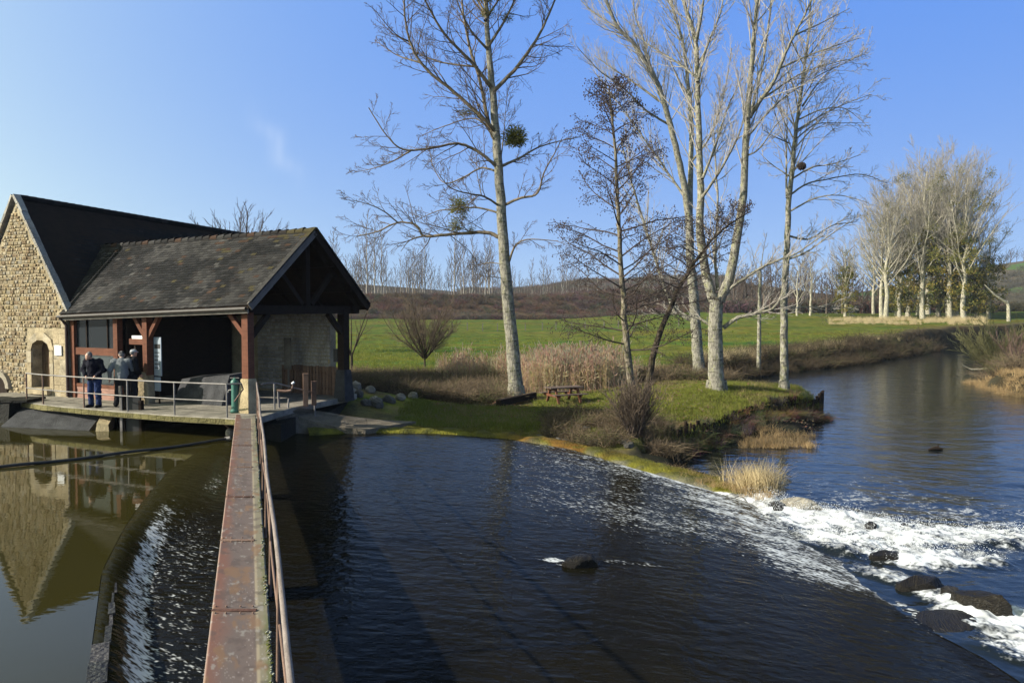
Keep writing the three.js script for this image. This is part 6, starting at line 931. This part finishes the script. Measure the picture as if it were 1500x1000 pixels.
{ // dry grass tuft on the sill's end, and the straw on the spit
  let l = []; const c = G(1112, 712, -1.0); for (let k = 0; k < 34; k++) l.push([c.x + rr(-0.75, 0.55), c.y - 0.1, c.z + rr(-0.5, 0.35), rr(0.65, 1.15), rr(0, 6.28)]); scatter('dry_tuft', 'shaggy pale dry grass tuft on the end of the mossy sill above the foam', gDry, M.leafy, l);
  l = []; for (let k = 0; k < 60; k++) { const t = R(), p = G(lerp(965, 1130, t), lerp(690, 735, t) - rr(0, 12), -0.95); l.push([p.x, p.y - 0.05, p.z, rr(0.3, 0.7), rr(0, 6.28)]); } scatter('low_dry_grass', 'short brown grass along the right end of the mossy sill', gDryLow, M.leafy, l);
  l = []; for (let k = 0; k < 170; k++) { const p = G(rr(1085, 1192), rr(636, 655), -1.15); l.push([p.x, Math.max(p.y, terr(p.x, -p.z)) - 0.02, p.z, rr(0.4, 0.9), rr(0, 6.28)]); } scatter('spit_grass', 'russet dry grass on the low spit beneath the palisade', gDryLow, M.leafy, l);
}
{ // moss cushions and small plants on the sill
  const l = [], mg = clump(18, 0.06, 0.012, 0.09, 0.6, [0.14, 0.14, 0.02], [0.19, 0.16, 0.03]); for (let k = 0; k < 1300; k++) { const t = R(), x = lerp(-3.4, 5.6, t), d = t < 0.4 ? lerp(24.15, 24.0, t / 0.4) : t < 0.7 ? lerp(23.9, 22.2, (t - 0.4) / 0.3) : lerp(22.2, 19.9, (t - 0.7) / 0.3); const w = rr(-0.6, 0.25); const y = t < 0.4 ? lerp(-0.2, -0.36, t / 0.4) : t < 0.7 ? lerp(-0.4, -0.68, (t - 0.4) / 0.3) : lerp(-0.68, -0.98, (t - 0.7) / 0.3); l.push([x + rr(-0.1, 0.1), y - 0.02, -(d - w * 0.7), rr(0.5, 1.2), rr(0, 6.28)]); } scatter('sill_moss', 'yellow-green moss tufts on the rounded weir sill', mg, M.leafy, l);
}
// ---------------------------------------------------------------- rocks, palisade, log, table
const rockGeo = (seed) => { const r2 = rngOf(900 + seed), pl = []; for (let k = 0; k < 16; k++) { const z = r2() * 2 - 1, q = r2() * 6.283, c = Math.sqrt(1 - z * z); pl.push([c * Math.cos(q), z, c * Math.sin(q), 0.62 + 0.3 * r2()]); }
  const g0 = new THREE.IcosahedronGeometry(1, 9), p = g0.attributes.position; for (let i = 0; i < p.count; i++) { const v = V(p.getX(i), p.getY(i), p.getZ(i)); let m = 1; for (const [x, y, z, h] of pl) { const k = v.x * x + v.y * y + v.z * z; if (k > h) m = Math.min(m, h / k); } m *= 1 - 0.05 * sst(0.07, 0.0, Math.abs(fbm(v.x * 1.8 + seed * 2, v.y * 1.8 + v.z * 2.2, 3, seed + 9) - 0.5)); m *= 1 + 0.16 * (fbm(v.x * 2.5 + seed, v.y * 2.5 + v.z * 3.1, 3, seed) - 0.5) + 0.05 * (fbm(v.x * 9 + v.z * 7, v.y * 9, 2, seed + 3) - 0.5); v.multiplyScalar(m); p.setXYZ(i, v.x, v.y, v.z); } const g = mergeVertices(deleteUv(g0), 1e-4); g.computeVertexNormals(); const uv = new Float32Array(g.attributes.position.count * 2); for (let i = 0; i < uv.length / 2; i++) { uv[2 * i] = g.attributes.position.getX(i) + g.attributes.position.getZ(i) * 0.5; uv[2 * i + 1] = g.attributes.position.getY(i) + g.attributes.position.getZ(i) * 0.5; } g.setAttribute('uv', new THREE.BufferAttribute(uv, 2)); return toCreasedNormals(g, 0.5); };
const deleteUv = g => { g.deleteAttribute('uv'); g.deleteAttribute('normal'); return g; };
const rocks = [0, 1, 2, 3, 4].map(k => rockGeo(k * 7 + 3));
let rockN = 0;
function rock(label, pos, s, turn, m, cat = 'rock', group) { const o = new THREE.Mesh(rocks[rockN++ % 5], m); o.name = numbered(cat === 'rock' ? 'rock' : 'boulder'); o.position.copy(pos); o.scale.set(...s); o.rotation.set(0, turn, 0.1 * (rockN % 3 - 1)); scene.add(o); return tag(o, label, cat, group); }
R = rngOf(561);
{ const p = P(848, 820, 13.6); p.y = levelAt(p.x, 13.6) + 0.0; rock('dark wet rock parting the water alone in the middle of the weir', G(850, 826, levelAt(1.1, 12.2) + 0.01), [0.44, 0.15, 0.20], 0.3, M.wetRock);
  rock('jagged dark rock in the foam at the weir foot, left of the larger one', G(1350, 858, -1.14), [0.46, 0.22, 0.24], 0.2, M.wetRock); rock('largest dark slanting rock at the foot of the weir by the right edge', G(1440, 890, -1.13), [0.54, 0.30, 0.27], -0.75, M.wetRock); rock('small dark rock tucked between the two larger ones below the weir', G(1394, 872, -1.16), [0.26, 0.16, 0.2], 1.0, M.wetRock);
  rock('flat dark wet slab where the weir meets the second cascade', G(1382, 912, -1.2), [0.58, 0.07, 0.42], 0.4, M.wetRock); rock('little dark stone poking out of the upper white water', G(1276, 774, -1.16), [0.26, 0.15, 0.16], 0.9, M.wetRock); rock('black stone in the middle of the white water', G(1300, 815, -1.14), [0.36, 0.15, 0.18], 0.2, M.wetRock); rock('black stone at the tail of the rapids before the blue river', G(1322, 775, -1.19), [0.26, 0.12, 0.16], 0.5, M.wetRock);
  rock('pale flat-topped stone at the water edge right of the dry grass tuft', G(1172, 740, -1.14), [0.56, 0.20, 0.30], -0.15, M.paleStone); rock('dark stone beneath the pale flat-topped one', G(1138, 746, -1.22), [0.34, 0.2, 0.22], 0.8, M.wetRock); }
{ // rubble of an old wall in the hollow, pale boulders
  const gl = 'pale boulder in the tumbled row below the brambles, right of the porch', gg = 'pale boulders tumbled below the brambles'; [[525, 578, .32], [537, 590, .36], [548, 587, .3], [570, 586, .34], [586, 583, .32], [605, 580, .3], [614, 578, .28], [627, 578, .3], [641, 577, .34], [656, 573, .24], [676, 572, .26], [690, 571, .22], [553, 592, .4], [515, 575, .36], [542, 572, .3], [606, 572, .26], [578, 574, .3], [522, 566, .34]].forEach(([x, y, s]) => rock(gl, TG(x, y + 3).add(V(0, s * 0.25, 0)), [s * rr(0.6, 0.9), s * rr(0.5, 0.7), s * 0.7], rr(0, 3), R() < 0.75 ? M.paleStone : M.greyStone, 'boulder', gg));
  rock('single white stone on the grass between the alder and the mound poplars', TG(962, 553).add(V(0, 0.08, 0)), [0.42, 0.24, 0.3], 0.3, M.paleStone, 'boulder'); rock('low pale stone at the foot of the poplar behind the stout one', TG(1008, 551).add(V(0, 0.06, 0)), [0.36, 0.18, 0.3], 1, M.paleStone, 'boulder');
  const sl = 'grey stone in the shaded rubble behind the mossy sill', sg = 'grey stones on the shaded bank'; for (let k = 0; k < 34; k++) { const p = TG(rr(790, 925), rr(610, 655)); rock(sl, p.add(V(0, 0.05, 0)), [rr(0.1, 0.24), rr(0.06, 0.14), rr(0.1, 0.2)], rr(0, 3), M.greyStone, 'stone', sg); } }
{ // palisade of rough stakes
  const t = thing('palisade', 'ragged dark palisade of wooden stakes holding the river side of the mound', 'palisade'); let s = 0; const mk = (x, d, big) => { const top = Math.max(land(x + 0.1, d + 0.5), -0.35) + rr(-0.16, 0.02) + (R() < 0.08 ? 0.14 : 0) + (big && x > 13 ? rr(-0.05, 0.2) : 0), w = rr(0.045, 0.085); new MB().capped([V(x, -1.7, -d), V(x + rr(-0.03, 0.03), lerp(-1.7, top, 0.5), -d), V(x + rr(-0.06, 0.06), top, -d + rr(-0.05, 0.05))], [w, w, w * rr(0.55, 0.95)], 6).build('stake', R() < 0.07 ? M.barkDark : M.darkWood, t); };
  for (let i = 1; i < PAL.length; i++) { const [ax, ad] = PAL[i - 1], [bx, bd] = PAL[i], n = Math.round(Math.hypot(bx - ax, bd - ad) / 0.135); for (let k = 0; k < n; k++) if (R() < 0.7) mk(lerp(ax, bx, k / n) + rr(-0.03, 0.03), lerp(ad, bd, k / n) + rr(-0.03, 0.03), i > 4); } for (let k = 0; k < 12; k++) mk(13.5 + k * 0.09, 33.1 + k * 0.16, false); }
{ const l = []; for (let k = 0; k < 240; k++) { const t = R() * (PAL.length - 1.001), i = Math.floor(t), f = t - i, x = lerp(PAL[i][0], PAL[i + 1][0], f) + rr(-0.1, 0.55), d = lerp(PAL[i][1], PAL[i + 1][1], f) - rr(-0.1, 0.6); l.push([x, Math.max(RIVER, terr(x, d)) - 0.05, -d, rr(0.3, 0.75), rr(0, 6.28), [0.11, 0.085, 0.05].map(v => v * rr(0.5, 1.4))]); } scatter('palisade_scrub', 'tangle of brown dead stems along the foot of the palisade', gScrub, M.scrub, l); }
{ const a = TG(730, 596), c = TG(783, 586), o = thing('squared_log', 'long dark squared log lying on the grass in front of the tall poplar', 'log'); new MB().beam(a.clone().add(V(0, 0.16, 0)), c.clone().add(V(0, 0.2, 0)), 0.24, 0.26).build('log', M.darkWood, o); for (const f of [0.1, 0.9]) { const p = a.clone().lerp(c, f); new MB().box(p.x - 0.14, p.x + 0.14, p.y - 0.15, p.y + 0.09, p.z - 0.2, p.z + 0.2).build('support', M.darkWood, o); } }
{ // picnic table: top of planks, two benches, A-frame legs
  const c = TG(826, 590), o = thing('picnic_table', 'brown wooden picnic table with attached benches on the grass by the reeds', 'picnic table', c.toArray(), 0.42); o.scale.setScalar(0.88);
  for (let k = 0; k < 5; k++) new MB().box(-0.85, 0.85, 0.70, 0.745, -0.36 + k * 0.147, -0.36 + k * 0.147 + 0.132, null, null, 0.003).build('top_plank', M.tableTop || (M.tableTop = mat('tableTop', 0.17, 0.125, 0.10, { map: nWood, bumpMap: nWood, bumpScale: 0.004 })), o);
  for (const s of [-1, 1]) for (let k = 0; k < 2; k++) new MB().box(-0.85, 0.85, 0.42, 0.46, s * 0.66 + k * 0.14 - 0.14, s * 0.66 + k * 0.14 - 0.012).build('seat_plank', M.tableTop, o);
  for (const x of [-0.55, 0.55]) { for (const s of [-1, 1]) new MB().beam(V(x, -0.04, s * 0.62), V(x, 0.72, s * 0.24), 0.07, 0.11, V(1, 0, 0)).build('leg', M.tableLeg || (M.tableLeg = mat('tableLeg', 0.19, 0.085, 0.05, { map: nWood, bumpMap: nWood, bumpScale: 0.004 })), o); new MB().box(x - 0.09, x - 0.035, 0.32, 0.42, -0.8, 0.8).build('crossbar', M.redWood, o); new MB().box(x - 0.09, x - 0.035, 0.6, 0.7, -0.36, 0.36).build('top_bearer', M.redWood, o); }
}
{ // stock fence in the field
  const l = 'thin grey post of the stock fence across the far part of the field', g = 'fence posts across the field', p0 = thing('fence_post', l, 'post', [0, 0, 0], 0, g); new MB().box(-0.06, 0.06, -0.1, 1.15, -0.06, 0.06).build('stake', M.greyWood, p0); new MB().box(-0.07, 0.07, 1.15, 1.19, -0.07, 0.07).build('cap', M.greyWood, p0);
  let first = true; for (let px = 640; px < 1100; px += 22) { const p = groundAt(px + rr(-3, 3), 108 + (px - 640) * 0.02); if (first) { p0.position.set(...p); first = false; } else dup(p0, p, 0, null, g); } }
{ const c = G(1373, 659, RIVER), o = thing('driftwood', 'small dark piece of driftwood floating on the open river', 'driftwood', c.toArray()); new MB().capped([V(-0.28, 0.01, 0), V(-0.05, 0.06, 0.02), V(0.2, 0.04, 0)], [0.04, 0.08, 0.03], 6).capped([V(0, 0.05, 0), V(0.06, 0.2, 0)], [0.03, 0.015], 5).build('stick', M.darkWood, o); }

scene.traverse(o => { if (o.isMesh) { o.castShadow = true; o.receiveShadow = true; } delete o.userData.placed; delete o.userData.depth; });
renderer.render(scene, camera);
